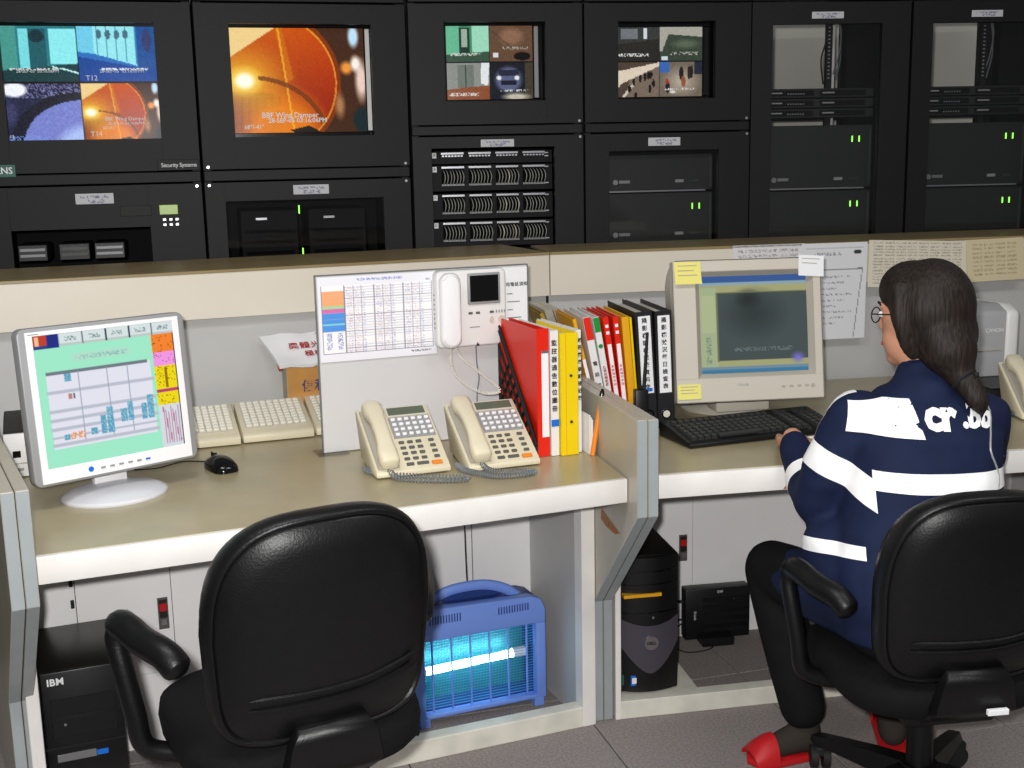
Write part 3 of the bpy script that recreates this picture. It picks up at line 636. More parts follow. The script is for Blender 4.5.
# ---- small white control box at the partition
t = thing('control_box', 'small white box with dark top and socket behind the flat screen', 'box', LW(-.048, .63), AL)
G().box(0, .15, 0, .27, 0.002, .108, .004, 2).done('body', 'white_plastic', t)
box('cover', 'black_matte', t, .002, .148, .004, .268, .107, .114, .002)
box('socket', 'black_gloss', t, .018, .036, -.002, .002, .050, .066, .001); box('groove', 'beige_shade', t, .002, .148, -.001, .003, .034, .037); box('switch', 'silver_grey', t, .014, .04, -.002, .002, .018, .024)

# ---- three low keypads side by side
def keypad(label, s):
    t = thing('control_keypad', label, 'keypad', LW(s, .726), AL - R(2), 'cream control keypads')
    w_, dp, h0, h1 = .187, .176, .026, .080
    G().prism([(0, .003), (dp, .003), (dp, h1), (.008, h0), (0, h0 - .006)], -w_ / 2, w_ / 2, 'x', .003, 2).done('body', 'cream_plastic', t)
    sl = (h1 - h0) / (dp - .008); a = math.atan(sl)
    T = Matrix.Translation((0, .008, h0)) @ Matrix.Rotation(a, 4, 'X')
    put(G().box(-w_ / 2 + .012, w_ / 2 - .012, 0.026, .166, 0.0004, .0015).done('key_field', 'beige_plastic', t), T)
    key = G().box(-.0075, .0075, -.0054, .0054, 0, .007, .0025, 2).mesh('key', 'cream_key')
    for i in range(9):
        for j in range(9):
            o = link('key', key, t); put(o, T @ Matrix.Translation((-.072 + i * .018, .036 + j * .0150, .001)))
    return t
keypad('cream control keypad partly behind the flat screen', .425)
keypad('cream control keypad in the middle, fully in the open', .619)
keypad('cream control keypad running behind the white upright board', .813)

# ---- mouse
t = thing('computer_mouse', 'black computer mouse beside the flat screen', 'mouse', LW(.430, .498), AL + R(14))
rings = []
for y, wd, h in ((-.056, .010, .006), (-.052, .022, .016), (-.04, .029, .026), (-.015, .031, .034), (.012, .030, .034), (.036, .027, .026), (.05, .022, .017), (.056, .012, .008)):
    rings.append([(wd * math.cos(a), y, .001 + (h if math.sin(a) > 0 else .0) * max(0, math.sin(a)) ** .7) for a in [k * 2 * math.pi / 20 for k in range(20)]])
G().loft(rings).done('body', 'black_gloss', t, 60)
box('button_split', 'black_matte', t, -.0008, .0008, .012, .054, .02, .0335); G().cyl((-.004, .03, .028), (.004, .03, .028), .007, n=12).done('wheel', 'black_rubber', t)
G().tube(bez([(0, .055, .006), (-.01, .09, .003), (-.05, .12, .003), (-.12, .10, .003), (-.17, .12, .003)], 8), .0018, 6).done('cord', 'black_rubber', t)

# ---- upright white board with its papers
bd = thing('upright_board', 'white upright board standing on worktop behind telephones', 'board', LW(.692, .53), AL)
G().box(0, .562, 0, .010, .002, .447, .0012).done('panel', 'board', bd)
G().box(-.0025, 0, -.001, .011, .002, .449).box(-.0025, .5645, -.001, .011, .447, .4495).box(.562, .5645, -.001, .011, .002, .449).done('edge_trim', 'board_edge', bd)
G().box(-.02, .06, -.03, .04, .0005, .004, .001).box(.0, .05, .010, .014, .004, .05).done('foot', 'clear_plastic', bd)
G().box(.46, .56, -.03, .04, .0005, .004, .001).done('foot', 'clear_plastic', bd)
def chart_pic():
    p = Pic(180, 126, (240, 239, 246)); p.rect(.03, .1, .97, .905, (250, 248, 250))
    p.rect(.03, .17, .215, .34, (244, 172, 120)); p.rect(.03, .34, .215, .375, (150, 225, 165)); p.rect(.03, .375, .215, .42, (225, 110, 175)); p.rect(.03, .42, .215, .64, (80, 150, 230)); p.rect(.03, .545, .215, .56, (130, 220, 225))
    for k in range(14): p.rect(.03, .17 + k * .036, .215, .175 + k * .036, (225, 190, 180), .35)
    for x in (.06, .155): p.scrib(x, .66, x + .045, .86, (140, 150, 205), .5)
    for q in range(3):
        x0 = .225 + q * .25
        for k in range(24):
            y = .125 + k * .0325; p.rect(x0, y, x0 + .24, y + .006, (205, 205, 218))
            p.scrib(x0 + .012, y + .011, x0 + .06, y + .026, ((205, 140, 150), (150, 150, 205), (190, 150, 170))[(k + q) % 3], .45, .7); p.scrib(x0 + .075, y + .011, x0 + .13, y + .026, (200, 160, 175), .4, .7); p.scrib(x0 + .145, y + .011, x0 + .17, y + .026, (150, 150, 200), .5, .7)
            if k % 6 == 4: p.rect(x0, y, x0 + .24, y + .008, (130, 130, 150))
        for dx in (0, .068, .137, .178, .24): p.rect(x0 + dx, .11, x0 + dx + .005, .9, (150, 150, 170))
    p.rect(.03, .1, .97, .107, (120, 120, 140)); p.rect(.03, .9, .97, .907, (120, 120, 140)); p.rect(.03, .1, .036, .907, (120, 120, 140)); p.rect(.965, .1, .971, .907, (120, 120, 140)); p.rect(.215, .1, .222, .907, (120, 120, 140))
    p.scrib(.33, .035, .72, .06, (150, 160, 215), .55); p.scrib(.78, .93, .95, .95, (90, 90, 110), .5); p.scrib(.92, .075, .96, .095, (90, 90, 120), .5); return p
t = thing('printed_chart', 'white sheet printed with colour-banded table taped to upright board', 'paper', LW(.694, .526, .963), AL)
G().box(0, .303, 0, .0012, 0, .211).done('sheet', 'paper', t); box_print('printed_table', chart_pic(), 'print', t, .0005, .3025, .0005, .2105, -.0006)
t = thing('notice_sheet', 'white notice sheet with bold heading showing beside the wall intercom', 'paper', LW(1.165, .526, .985), AL)
G().box(0, .087, 0, .0012, 0, .188).done('sheet', 'paper', t); text('使用電話須知', .0115, 'ink', t, (.051, -.0008, .143), bold=.0001, spacing=1.15)
for k, (a, b) in enumerate(((.03, .045), (.03, .065), (.03, .045), (.03, .068))): box('printed_line', 'cord_grey', t, a, b, -.0008, 0, .118 - k * .021, .1205 - k * .021)

# ---- intercom with its own handset, fixed to the board
t = thing('wall_intercom', 'white intercom with small dark screen and handset fixed to upright board', 'intercom', LW(.990, .5285, .979), AL)
G().prism([(p[0], p[1]) for p in outline(.19, .197, .014)], -.034, 0, 'y', .006, 3).done('body', 'white_plastic', t)
G().box(.083, .172, -.040, -.033, .108, .188, .003, 2).done('screen_frame', 'silver_grey', t); box('screen', 'black_gloss', t, .089, .166, -.0415, -.039, .115, .182, .001)
hs = G(); hs.prism([(p[0] + .001, p[1] + .004) for p in outline(.054, .190, .024, 6)], -.072, -.044, 'y', .010, 3)
hs.prism([(.012 + p[0], .150 + p[1]) for p in outline(.042, .04, .018, 6)], -.046, -.034, 'y').prism([(.012 + p[0], .008 + p[1]) for p in outline(.042, .04, .018, 6)], -.046, -.034, 'y')
hs.done('handset', 'white_gloss', t)
for k in range(8): box('side_slot', 'silver_grey', t, -.001, .004, -.02, -.012, .05 + k * .012, .054 + k * .012)
for x in (.085, .105, .143): box('button', 'dark_grey_key', t, x, x + .011, -.037, -.033, .083, .089, .001)
for k in range(4): box('button', 'silver_grey', t, .160 + k * .0075, .163 + k * .0075, -.036, -.033, .083, .09)
G().cyl((.175, -.037, .066), (.175, -.033, .066), .0095, n=18).done('speaker', 'beige_plastic', t); G().prism([(.148 + .006 * math.cos(k * 1.0472), .066 + .010 * math.sin(k * 1.0472)) for k in range(6)], -.037, -.033, 'y').done('button', 'beige_plastic', t)
box('name_strip', 'silver_grey', t, .088, .115, -.0345, -.033, .048, .051); G().cyl((.108, -.036, .003), (.108, -.03, .008), .004, n=10).done('latch_stud', 'chrome', t)
path = bez([(.030, -.05, .006), (.028, -.05, -.03), (.036, -.08, -.07), (.070, -.14, -.098), (.105, -.165, -.100), (.112, -.165, -.088), (.088, -.12, -.06), (.056, -.06, -.025), (.05, -.03, .0)], 8)
G().tube(coil(path, .0032, 74, .0014, per=7), .0016, 5).done('coiled_cord', 'cord_white', t)
G().tube(bez([(.112, -.01, .004), (.114, -.008, -.05), (.119, -.008, -.09), (.112, -.008, -.14), (.116, -.008, -.245)], 8), .0018, 6).done('cable', 'cord_grey', t)

# ---- two desk telephones
def desk_phone(label, s, d, yaw, cord_pts):
    t = thing('desk_telephone', label, 'telephone', LW(s, d), AL + yaw, 'cream desk telephones')
    a = R(31); w_, Ld = .180, .222
    y1, z1 = Ld * math.cos(a), Ld * math.sin(a)
    G().prism([(0, .004), (0, .016), (y1, z1 + .016), (y1 + .006, z1 + .006), (y1 - .04, .02), (.05, .004)], -w_ / 2, w_ / 2, 'x', .004, 2).done('body', 'cream_plastic', t)
    G().prism([(.012, 0), (y1 - .02, 0), (y1 - .03, .05), (.03, .008)], -w_ / 2 + .012, w_ / 2 - .012, 'x', .002).done('stand', 'dark_grey_key', t)
    T = Matrix.Translation((0, 0, .016)) @ Matrix.Rotation(a, 4, 'X')
    put(box('display_frame', 'beige_plastic', t, -.022, .082, .182, .216, -.001, .004, .001), T); put(box('display', 'lcd_green', t, -.016, .076, .186, .211, .003, .0052), T) if False else put(G().box(-.016, .076, .186, .211, .003, .0052).done('display', 'display_olive', t), T)
    put(box('key_panel', 'silver_grey', t, -.020, .083, .108, .180, -.001, .0016), T)
    k1 = G().box(-.0055, .0055, -.004, .004, 0, .006, .002, 2).mesh('key', 'white_gloss')
    for i in range(6):
        for j in range(4): put(link('key', k1, t), T @ Matrix.Translation((-.010 + i * .0168, .118 + j * .0172, .0015)))
    k2 = G().box(-.0068, .0068, -.0042, .0042, 0, .005, .0015, 1).mesh('key', 'dark_grey_key')
    for i in range(3):
        for j in range(4): put(link('key', k2, t), T @ Matrix.Translation((-.008 + i * .021, .036 + j * .0185, 0)))
    for j in range(4): put(link('key', k2, t), T @ Matrix.Translation((.065, .036 + j * .0185, 0)))
    put(box('key', 'dark_grey_key', t, -.014, .004, .014, .022, 0, .005, .001), T); put(box('key', 'dark_grey_key', t, .012, .040, .014, .022, 0, .005, .001), T)
    put(box('orange_key', 'orange_key', t, .047, .072, .010, .021, 0, .006, .0015, 1, 'orange key'), T)
    # handset lying along the left side
    h = G(); rr = []
    for y, zc, hw, hh in ((.004, .020, .018, .012), (.010, .021, .023, .017), (.040, .022, .024, .018), (.060, .029, .020, .014), (.085, .035, .0185, .012), (.130, .036, .0185, .012), (.155, .031, .020, .014), (.175, .024, .024, .018), (.205, .022, .023, .017), (.214, .021, .018, .012)):
        rr.append([(-.058 + hw * math.copysign(abs(math.cos(k * math.pi / 8)) ** .6, math.cos(k * math.pi / 8)), y, zc + hh * math.copysign(abs(math.sin(k * math.pi / 8)) ** .6, math.sin(k * math.pi / 8))) for k in range(16)])
    put(h.loft(rr).done('handset', 'cream_plastic', t, 50), T)
    put(box('cradle', 'beige_shade', t, -.084, -.032, .01, .21, -.001, .006, .002), T)
    cp = bez(cord_pts, 10)
    G().tube(coil(cp, .0058, 62, .002, per=8), .0017, 5).done('coiled_cord', 'cord_grey', t)
    return t
mat('display_olive', (96, 104, 88), 0.25)
desk_phone('cream desk telephone standing clear beside the upright board\'s foot', .832, .222, R(-1.5), [(-.058, .006, .020), (-.05, -.02, .010), (-.02, -.05, .008), (.04, -.085, .008), (.085, -.10, .008), (.10, -.09, .0085), (.07, -.07, .0085), (0, -.03, .0085), (-.075, .03, .0085), (-.098, .09, .0085)])
desk_phone('cream desk telephone beside the red magazine file', 1.045, .185, R(-2), [(-.058, .006, .020), (-.045, -.02, .009), (-.01, -.05, .008), (.03, -.058, .008), (.045, -.075, .008), (.0, -.085, .008), (-.05, -.07, .008), (-.095, .0, .0085), (-.10, .06, .0085)])

# ---- carton with a printed bag on top
t = thing('cardboard_carton', 'orange-brown cardboard carton with purple characters behind the keypads', 'carton', LW(.685, .908), AL)
G().box(0, .17, 0, .066, 0.001, .190, .002).done('box', 'carton', t); box('box_side', 'carton_side', t, -.0015, .001, .002, .064, .003, .188)
box('tape', 'paper', t, .02, .14, -.0012, .0, .172, .189); text('便利', .036, 'ink_purple', t, (.075, -.0015, .105), bold=.0006); text('CONVENIENCE', .0095, 'ink_purple', t, (.078, -.0015, .068), bold=.0002); box('printed_bar', 'ink_purple', t, .04, .12, -.0012, 0, .048, .056)
t = thing('printed_bag', 'folded white plastic bag with red characters lying on cardboard carton', 'bag', LW(.625, .880, .925), AL)
bagT = Matrix.Rotation(R(28), 4, 'X')
g = G(); rings = []
for i in range(9):
    x = -.005 + i * .03; rings.append([(x + .03 * (1 - v) * (1 if i < 4 else .3), v * .145 - .055, .006 + .0035 * math.sin(i * 1.7 + v * 4) + (.010 if s_ else 0)) for v, s_ in ((0, 0), (.33, 0), (.66, 0), (1, 0), (1, 1), (.66, 1), (.33, 1), (0, 1))])
put(g.loft(rings).done('sheet', 'paper', t, 60), bagT)
put(box('red_lining', 'ink_red', t, .022, .034, -.056, .05, .001, .005), bagT)
flat = bagT @ Matrix.Rotation(R(-90), 4, 'X')
for body, sz, x, y in (('奧體光芒', .030, .125, .022), ('極極', .026, .128, -.016)):
    o = text(body, sz, 'ink_red', t, (0, 0, 0), bold=.0004, spacing=1.1); put(o, bagT @ Matrix.Translation((x, y, .0215)) @ Matrix.Rotation(R(-90), 4, 'X'))
put(text('叉', .034, 'ink_red', t, (0, 0, 0), bold=.0006), bagT @ Matrix.Translation((.165, .062, .0215)) @ Matrix.Rotation(R(-90), 4, 'X'))

# ---- files standing by the partition
def file_box(name, label, cat, s, d, z, w_, dp, h, m, lean=0.0, parts=(), group=None, frame='L', yaw=0.0, page=True):
    """standing file: spine on the -Y side, covers either side, pages between; lean tips it towards -X about its foot"""
    o = LW(s, d, z) if frame == 'L' else RW(s - .028, d, z)
    t = thing(name, label, cat, o, 0, group); t.rotation_euler = (Matrix.Rotation((AL if frame == 'L' else AR) + yaw, 3, 'Z') @ Matrix.Rotation(-lean, 3, 'Y')).to_euler()
    c = .0028
    G().box(0, c, 0, dp, 0.001, h, .0008).done('cover', m, t); G().box(w_ - c, w_, 0, dp, 0.001, h, .0008).done('cover', m, t)
    G().box(c - .0005, w_ - c + .0005, 0, .003, 0.001, h, .0005).done('spine', m, t)
    if page: box('pages', 'page', t, c + .001, w_ - c - .001, .006, dp - .012, .006, h - .012)
    return t
GL = 'files standing beside the telephones'
t = thing('magazine_file', 'red magazine file with black mesh side beside the telephone', 'file', LW(1.160, .255), AL, GL)
mw, md, mh = .032, .245, .318
side = [(0, .001), (md, .001), (md, mh), (.18, mh), (.012, .18 - .14), (0, .03)]
G().box(0, mw, 0, .003, .001, mh, .0008).done('spine', 'red_file', t); G().box(0, mw, .003, md, .001, .005).done('bottom', 'black_matte', t)
G().prism([(.002, mh - .002), (md, mh - .002), (md, mh - .06), (.016, .08), (.002, .04)], .0035, .006, 'x').done('red_cover', 'red_file', t); G().prism([(.002, mh - .002), (md, mh - .002), (md, .005), (.002, .005)], mw - .004, mw - .001, 'x').done('red_cover', 'red_file', t)
# mesh side: black lattice with openings that show the red behind
g = G(); tri = [(.004, .004), (md - .002, .004), (md - .002, mh - .02), (.004, .03)]
def zmax(y): return .03 + (mh - .05) * (y - .004) / (md - .006)
for (ya, za), (yb, zb) in zip(tri, tri[1:] + tri[:1]): g.tube([(-.0012, ya, za), (-.0012, yb, zb)], .004, 5)
for k in range(-9, 10):
    for sg in (1, -1):
        pts = []
        for i in range(41):
            y = .004 + i * (md - .006) / 40; z = (y * sg * 1.1 + k * .042 + .02)
            if .004 <= z <= zmax(y): pts.append((-.0012, y, z))
        if len(pts) > 2: g.tube([pts[0], pts[-1]], .0048, 4)
o = g.done('mesh_side', 'black_matte', t); o['kind'] = 'stuff'
G().prism([(.006, .006), (md - .004, .006), (md - .004, mh - .03), (.006, .034)], .001, .003, 'x').done('inner_side', 'red_file', t)
box('label_card', 'paper', t, .012, .030, -.0012, 0, .05, .262); box('label_clip', 'steel', t, .012, .030, -.002, 0, .258, .264)
t = file_box('ring_binder', 'white-spined binder with black characters and blue band beside red file', 'binder', 1.194, .250, ZT, .021, .24, .312, 'white_plastic', group=GL)
vtext('監控器通告數位圖冊', .0150, 'ink', t, (.0095, -.0012, .200), line=1.35, bold=.0003); box('blue_band', 'blue_tab', t, .0005, .0205, -.0015, 0, .075, .092)
t = file_box('yellow_file', 'bright yellow lever file standing between white-lettered binders', 'file', 1.217, .240, ZT, .046, .25, .305, 'yellow_file', group=GL)
for z in (.085, .20): G().cyl((.026, -.003, z), (.026, .001, z), .0035, n=10).done('rivet', 'ink', t)
box('spine_fold', 'yellow_orange', t, .012, .0135, -.001, 0, .003, .303)
t = file_box('ring_binder', 'white binder with black characters squeezed between yellow file and partition', 'binder', 1.265, .256, ZT, .014, .24, .308, 'white_plastic', group=GL)
vtext('磁碟機維修影帶記錄', .012, 'ink', t, (.008, -.0012, .21), line=1.5, bold=.0003)
t = thing('card_bundle', 'white cards standing on edge against the partition', 'cards', LW(1.283, .222), AL - R(4))
for k in range(3): box('card', 'paper', t, .0005 + k * .0035, .003 + k * .0035, 0, .08, .001, .10 - k * .006)
t = thing('marker_pen', 'orange marker pen with black cap standing among cards by the partition', 'pen', LW(1.288, .215, ZT + .001), AL)
T = Matrix.Rotation(R(10), 4, 'Y')
put(G().cyl((0, 0, 0), (0, 0, .128), .0065, n=12).done('barrel', 'orange_key', t), T); put(G().tube([(0, 0, .128), (0, 0, .155), (0, 0, .166)], [.0068, .006, .003], 12).done('cap', 'black_gloss', t), T)

# ================================================================== ON THE RIGHT-HAND WORKTOP
GR = 'files standing behind the partition'
SH = -.030
def spine_label(t, x0, x1, z0, z1, m='paper', y=-.0012): return box('spine_label', m, t, x0, x1, y, 0.001, z0, z1)
LN = R(14)
t = file_box('document_folder', 'thin olive folder leaning out over the partition top', 'folder', -.062, .60, .880, .010, .20, .165, 'olive_file', R(22), group=GR, frame='R')
t = file_box('document_folder', 'narrow orange folder with white label leaning beside the olive folder', 'folder', .004, .455, ZT, .010, .22, .312, 'yellow_orange', R(13), group=GR, frame='R')
spine_label(t, .001, .009, .02, .20); vtext('文件記錄', .008, 'ink_red', t, (.005, -.0016, .11), line=1.1)
t = file_box('ring_binder', 'white binder with red top and black characters behind partition', 'binder', .018, .455, ZT, .020, .23, .312, 'white_plastic', R(10.5), group=GR, frame='R')
spine_label(t, .0005, .0195, .25, .311, 'red_file'); vtext('電話簿', .0125, 'ink', t, (.010, -.0016, .155), line=2.4, bold=.0002)
t = file_box('ring_binder', 'white binder with green top and red characters behind partition', 'binder', .0395, .455, ZT, .017, .23, .310, 'white_plastic', R(9.5), group=GR, frame='R')
spine_label(t, .0005, .0165, .27, .309, 'green_tab'); G().cyl((.0085, -.002, .232), (.0085, 0, .232), .006, n=12).done('green_dot', 'green_tab', t); vtext('保安控制記錄', .0085, 'ink_red', t, (.0085, -.0016, .15), line=1.1, bold=.0002)
for k, s in enumerate((.058, .0745)):
    t = file_box('ring_binder', ('red binder with narrow white label next to green-topped binder', 'red binder with narrow white label next to orange folder')[k], 'binder', s, .455, ZT, .0155, .23, .308, 'red_file', R(8 - k * 2), group=GR, frame='R')
    spine_label(t, .0025, .013, .02, .235); vtext('系統操作手冊', .0085, 'ink_red', t, (.008, -.0016, .15), line=1.15); 
    for z in (.262, .28): box('printed_mark', 'paper', t, .004, .012, -.0012, 0, z, z + .008)
t = file_box('document_folder', 'thick orange-yellow folder next to black lever binders', 'folder', .0915, .450, ZT, .0195, .25, .306, 'yellow_orange', R(5), group=GR, frame='R')
t = file_box('document_folder', 'slim yellow folder touching black lever binder', 'folder', .1110, .452, ZT, .006, .25, .304, 'yellow_file', R(4.5), group=GR, frame='R', page=False)
for k, (s, who, chars) in enumerate(((.1175, 'black lever binder with white label, nearer the orange folders', '攝影機調校記錄資料夾'), (.1645, 'black lever binder with white label and chrome ring beside monitor', '攝影機狀況每日檢查表'))):
    t = file_box('lever_binder', who, 'binder', s, .440, ZT, .046, .28, .318, 'black_binder', R(3.4 - k * 1.2), group=GR, frame='R')
    spine_label(t, .007, .040, .098, .306); vtext(chars, .0150, 'ink', t, (.0235, -.0016, .204), line=1.32, bold=.0003)
    G().cyl((.023, -.003, .040), (.023, .0, .040), .0135, n=24).done('finger_ring', 'chrome' if k else 'black_gloss', t); G().cyl((.023, -.0034, .040), (.023, .0, .040), .0095, n=20).done('finger_hole', 'page' if k else 'black_matte', t)
    if not k: box('blue_mark', 'blue_tab', t, .012, .036, -.0018, 0, .103, .112)
t = thing('handheld_radio', 'black handheld radio with long aerial standing before the black binders', 'radio', RW(.060, .395), AR)
G().box(0, .035, 0, .03, .001, .118, .004, 2).done('body', 'black_plastic', t); G().box(.012, .022, .006, .014, .118, .128, .002).done('knob', 'black_matte', t)
G().tube([(.026, .015, .116), (.029, .015, .16), (.036, .015, .268)], [.0055, .0048, .0038], 8).done('aerial', 'black_rubber', t)

# ---- tube monitor
crt = thing('tube_monitor', 'beige tube monitor with sticky notes on its corners', 'monitor', RW(.392, .56), AR)
cw, ch = .41, .382
CT = (Matrix.Translation(RW(.392, .56)) @ Matrix.Rotation(AR, 4, 'Z')).inverted() @ Matrix.Translation((.641, 3.160, .797)) @ Matrix.Rotation(R(6.6), 4, 'Z') @ Matrix.Rotation(R(-9.6), 4, 'X')
sx0, sx1, sz0, sz1 = -.128, .168, .078, .338     # visible glass
g = G(); hw = cw / 2
def ring(x0, x1, z0, z1, y): return [(x0, y, z0), (x1, y, z0), (x1, y, z1), (x0, y, z1)]
ou = [(-hw + p[0], p[1]) for p in outline(cw, ch, .012)]
g.loft([[(x, y, z) for x, z in ou] for y in (-.006, .0, .020)], cap=False)
# front face as four boards around the recessed glass
for a in ((-hw + .002, hw - .002, .002, sz0 - .012), (-hw + .002, hw - .002, sz1 + .012, ch - .002), (-hw + .002, sx0 - .014, sz0 - .014, sz1 + .014), (sx1 + .014, hw - .002, sz0 - .014, sz1 + .014)): g.box(a[0], a[1], -.008, .03, a[2], a[3], .002)
put(g.done('front_housing', 'beige_plastic', crt), CT)
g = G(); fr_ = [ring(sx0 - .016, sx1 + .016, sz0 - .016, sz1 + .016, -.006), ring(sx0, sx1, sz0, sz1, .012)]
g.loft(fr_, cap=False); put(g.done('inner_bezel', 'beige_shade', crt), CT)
g = G(); sc = [(1.0, .018), (.97, .05), (.93, .10), (.88, .16), (.78, .26), (.66, .34), (.6, .38)]
g.loft([[(x * k, y, ch / 2 + (z - ch / 2) * k) for x, z in ou] for k, y in sc]); put(g.done('rear_housing', 'beige_plastic', crt), CT)
def crt_pic():
    p = Pic(120, 100, (176, 176, 128)); p.rect(0, 0, 1, .075, (60, 96, 160)); p.rect(0, .075, 1, .10, (150, 176, 190)); p.rect(.0, .12, .155, .93, (176, 190, 150)); p.rect(.02, .2, .14, .58, (186, 198, 152)); p.scrib(.05, .62, .10, .9, (120, 140, 130), .4)
    p.rect(.16, .18, 1, .87, (74, 86, 86)); p.disc(.5, .4, .35, .3, (52, 62, 62), .9); p.disc(.45, .25, .15, .12, (44, 50, 50), .8); p.rect(0, .93, 1, 1, (120, 150, 170)); p.rect(0, .96, 1, 1, (66, 130, 170)); p.scrib(.3, .74, .85, .78, (110, 125, 130), .4); p.disc(.9, .86, .08, .07, (130, 120, 220), .9)
    p.rect(.15, .17, 1, .185, (120, 124, 90)); p.rect(.15, .17, .165, .88, (120, 124, 90)); return p
put(picture('screen', crt_pic(), ((sx0, .010, sz1), (sx1, .010, sz1), (sx1, .010, sz0), (sx0, .010, sz0)), 'screen_dim', crt, .004), CT)
for k in range(4): put(box('button', 'beige_shade', crt, .085 + k * .022, .095 + k * .022, -.010, -.007, .034, .040, .001), CT)
put(G().cyl((.172, -.011, .037), (.172, -.007, .037), .005, n=12).done('power_button', 'beige_shade', crt), CT); put(text('COLOR', .009, 'silver_grey', crt, (0, 0, 0)), CT @ Matrix.Translation((-.022, -.0086, .045)))
G().lathe([(.125, .001), (.128, .008), (.115, .02), (.07, .032), (.05, .075)], c=(.01, .10, 0), n=36).done('swivel_base', 'beige_plastic', crt); G().box(-.07, .085, -.055, .02, .02, .068, .004, 2).done('base_front', 'beige_plastic', crt)
G().tube(bez([(-.16, .1, .10), (-.19, .0, .03), (-.185, -.06, .006), (-.17, -.1, .004)], 8), .003, 6).done('cable', 'black_rubber', crt)
def note(label, x0, x1, z0, z1, m, curl, cat='note', rot=0.0, lines=3, ink='beige_shade'):
    t = thing('sticky_note', label, cat, (0, 0, 0), 0, 'notes on the tube monitor'); t.matrix_world = Matrix.Translation(RW(.392, .56)) @ Matrix.Rotation(AR, 4, 'Z') @ CT @ Matrix.Translation(((x0 + x1) / 2, -.0092, (z0 + z1) / 2)) @ Matrix.Rotation(rot, 4, 'Y')
    w_, h = (x1 - x0) / 2, (z1 - z0) / 2; g = G()
    g.loft([[(x, y, z) for x, z in ((-w_, zz), (w_, zz))] + [(x, y - .0006, z) for x, z in ((w_, zz), (-w_, zz))] for zz, y in ((h, 0), (0, -curl * .3), (-h * .6, -curl * .6), (-h, -curl))]); g.done('sheet', m, t)
    for k in range(lines): box('written_line', ink, t, -w_ * .75, w_ * (.7 - .25 * (k % 2)), -.0012 - curl * (.15 + .2 * k), -.0004, h * .62 - k * h * .42, h * .62 - k * h * .42 + .0022)
    return t
note('yellow sticky note on the upper corner of the tube monitor', -.200, -.128, .318, .378, 'sticky', .012, lines=3)
note('yellow sticky note on the lower corner of the tube monitor', -.202, -.138, .012, .052, 'sticky', .002, lines=3)
note('white slip of paper hanging off the tube monitor\'s upper corner', .142, .212, .330, .386, 'paper', .004, rot=R(4), lines=2)

# ---- black keyboard
t = thing('computer_keyboard', 'black computer keyboard in front of the tube monitor', 'keyboard', RW(.142, .198), R(20.5))
kw, kd = .45, .165; ka = R(9)
G().prism([(0, .002), (kd, .002), (kd, .040), (kd - .03, .038), (.01, .016), (0, .012)], 0, kw, 'x', .003, 2).done('body', 'black_plastic', t)
T = Matrix.Translation((0, .012, .0165)) @ Matrix.Rotation(ka, 4, 'X')
keym = G().loft([[(-.0085, -.0085, 0), (.0085, -.0085, 0), (.0085, .0085, 0), (-.0085, .0085, 0)], [(-.0065, -.006, .009), (.0065, -.006, .009), (.0065, .0075, .009), (-.0065, .0075, .009)]]).mesh('key', 'key_black') if 'key_black' in MATS else None
mat('key_black', (40, 42, 42), 0.5); keym = G().loft([[(-.0085, -.0085, 0), (.0085, -.0085, 0), (.0085, .0085, 0), (-.0085, .0085, 0)], [(-.0065, -.006, .009), (.0065, -.006, .009), (.0065, .0075, .009), (-.0065, .0075, .009)]]).mesh('key', 'key_black')
for j in range(6):
    for i in range(22):
        if i in (15, 18) or (j == 0 and 3 < i < 10): continue
        put(link('key', keym, t), T @ Matrix.Translation((.022 + i * .0193, .012 + j * .0195 + (.008 if j == 5 else 0), .0)))
put(G().box(.095, .21, .004, .020, 0, .009, .002).done('space_bar', 'key_black', t), T)

# ---- small things on this worktop
t = thing('ballpoint_pen', 'red and white ballpoint pen lying before the black keyboard', 'pen', RW(.385, .200, ZT + .0045), AR + R(14))
G().cyl((0, 0, 0), (.10, 0, 0), .0042, n=10).done('barrel', 'paper', t); G().tube([(.10, 0, 0), (.135, 0, 0), (.143, 0, 0)], [.0044, .0044, .001], 10).done('cap', 'slipper_red', t); G().cyl((-.008, 0, 0), (0, 0, 0), .003, .0042, n=10).done('tip', 'slipper_red', t)
G().prism([(.300, .676), (.312, .690), (.326, .692), (.336, .684), (.334, .676)], -.0145, -.010, 'y').done('bare_patch', 'wood_bare', wt_right)

def list_pic(w, h, bg, ink, rows, cols, dens=.5, margin=.08):
    p = Pic(w, h, bg)
    for r_ in range(rows):
        y = margin + (1 - 2 * margin) * r_ / rows
        for c in range(cols):
            x = margin + (1 - 2 * margin) * c / cols; p.scrib(x, y, x + (1 - 2 * margin) / cols * .85, y + (1 - 2 * margin) / rows * .5, ink, dens, .75)
    return p
def wall_paper(label, s0, s1, z0, z1, pic, d=.9665, rot=0.0, lean=0.0, m='paper', group='papers pinned to the raised back'):
    t = thing('pinned_paper', label, 'paper', RW((s0 + s1) / 2, d, z1), 0, group); w_, h = (s1 - s0) / 2, z1 - z0
    t.rotation_euler = (Matrix.Rotation(AR, 3, 'Z') @ Matrix.Rotation(rot, 3, 'Y')).to_euler()
    G().prism([(0, 0), (.0012, 0), (.0012 - lean, -h), (-lean, -h)], -w_, w_, 'x').done('sheet', m, t)
    picture('print', pic, ((-w_, -.0005, -.0005), (w_, -.0005, -.0005), (w_, -.0005 - lean, -h), (-w_, -.0005 - lean, -h)), 'print', t); return t
wall_paper('white timetable sheet half hidden above the tube monitor', .538, .775, .985, 1.170, list_pic(90, 60, (226, 222, 224), (140, 136, 140), 9, 6))
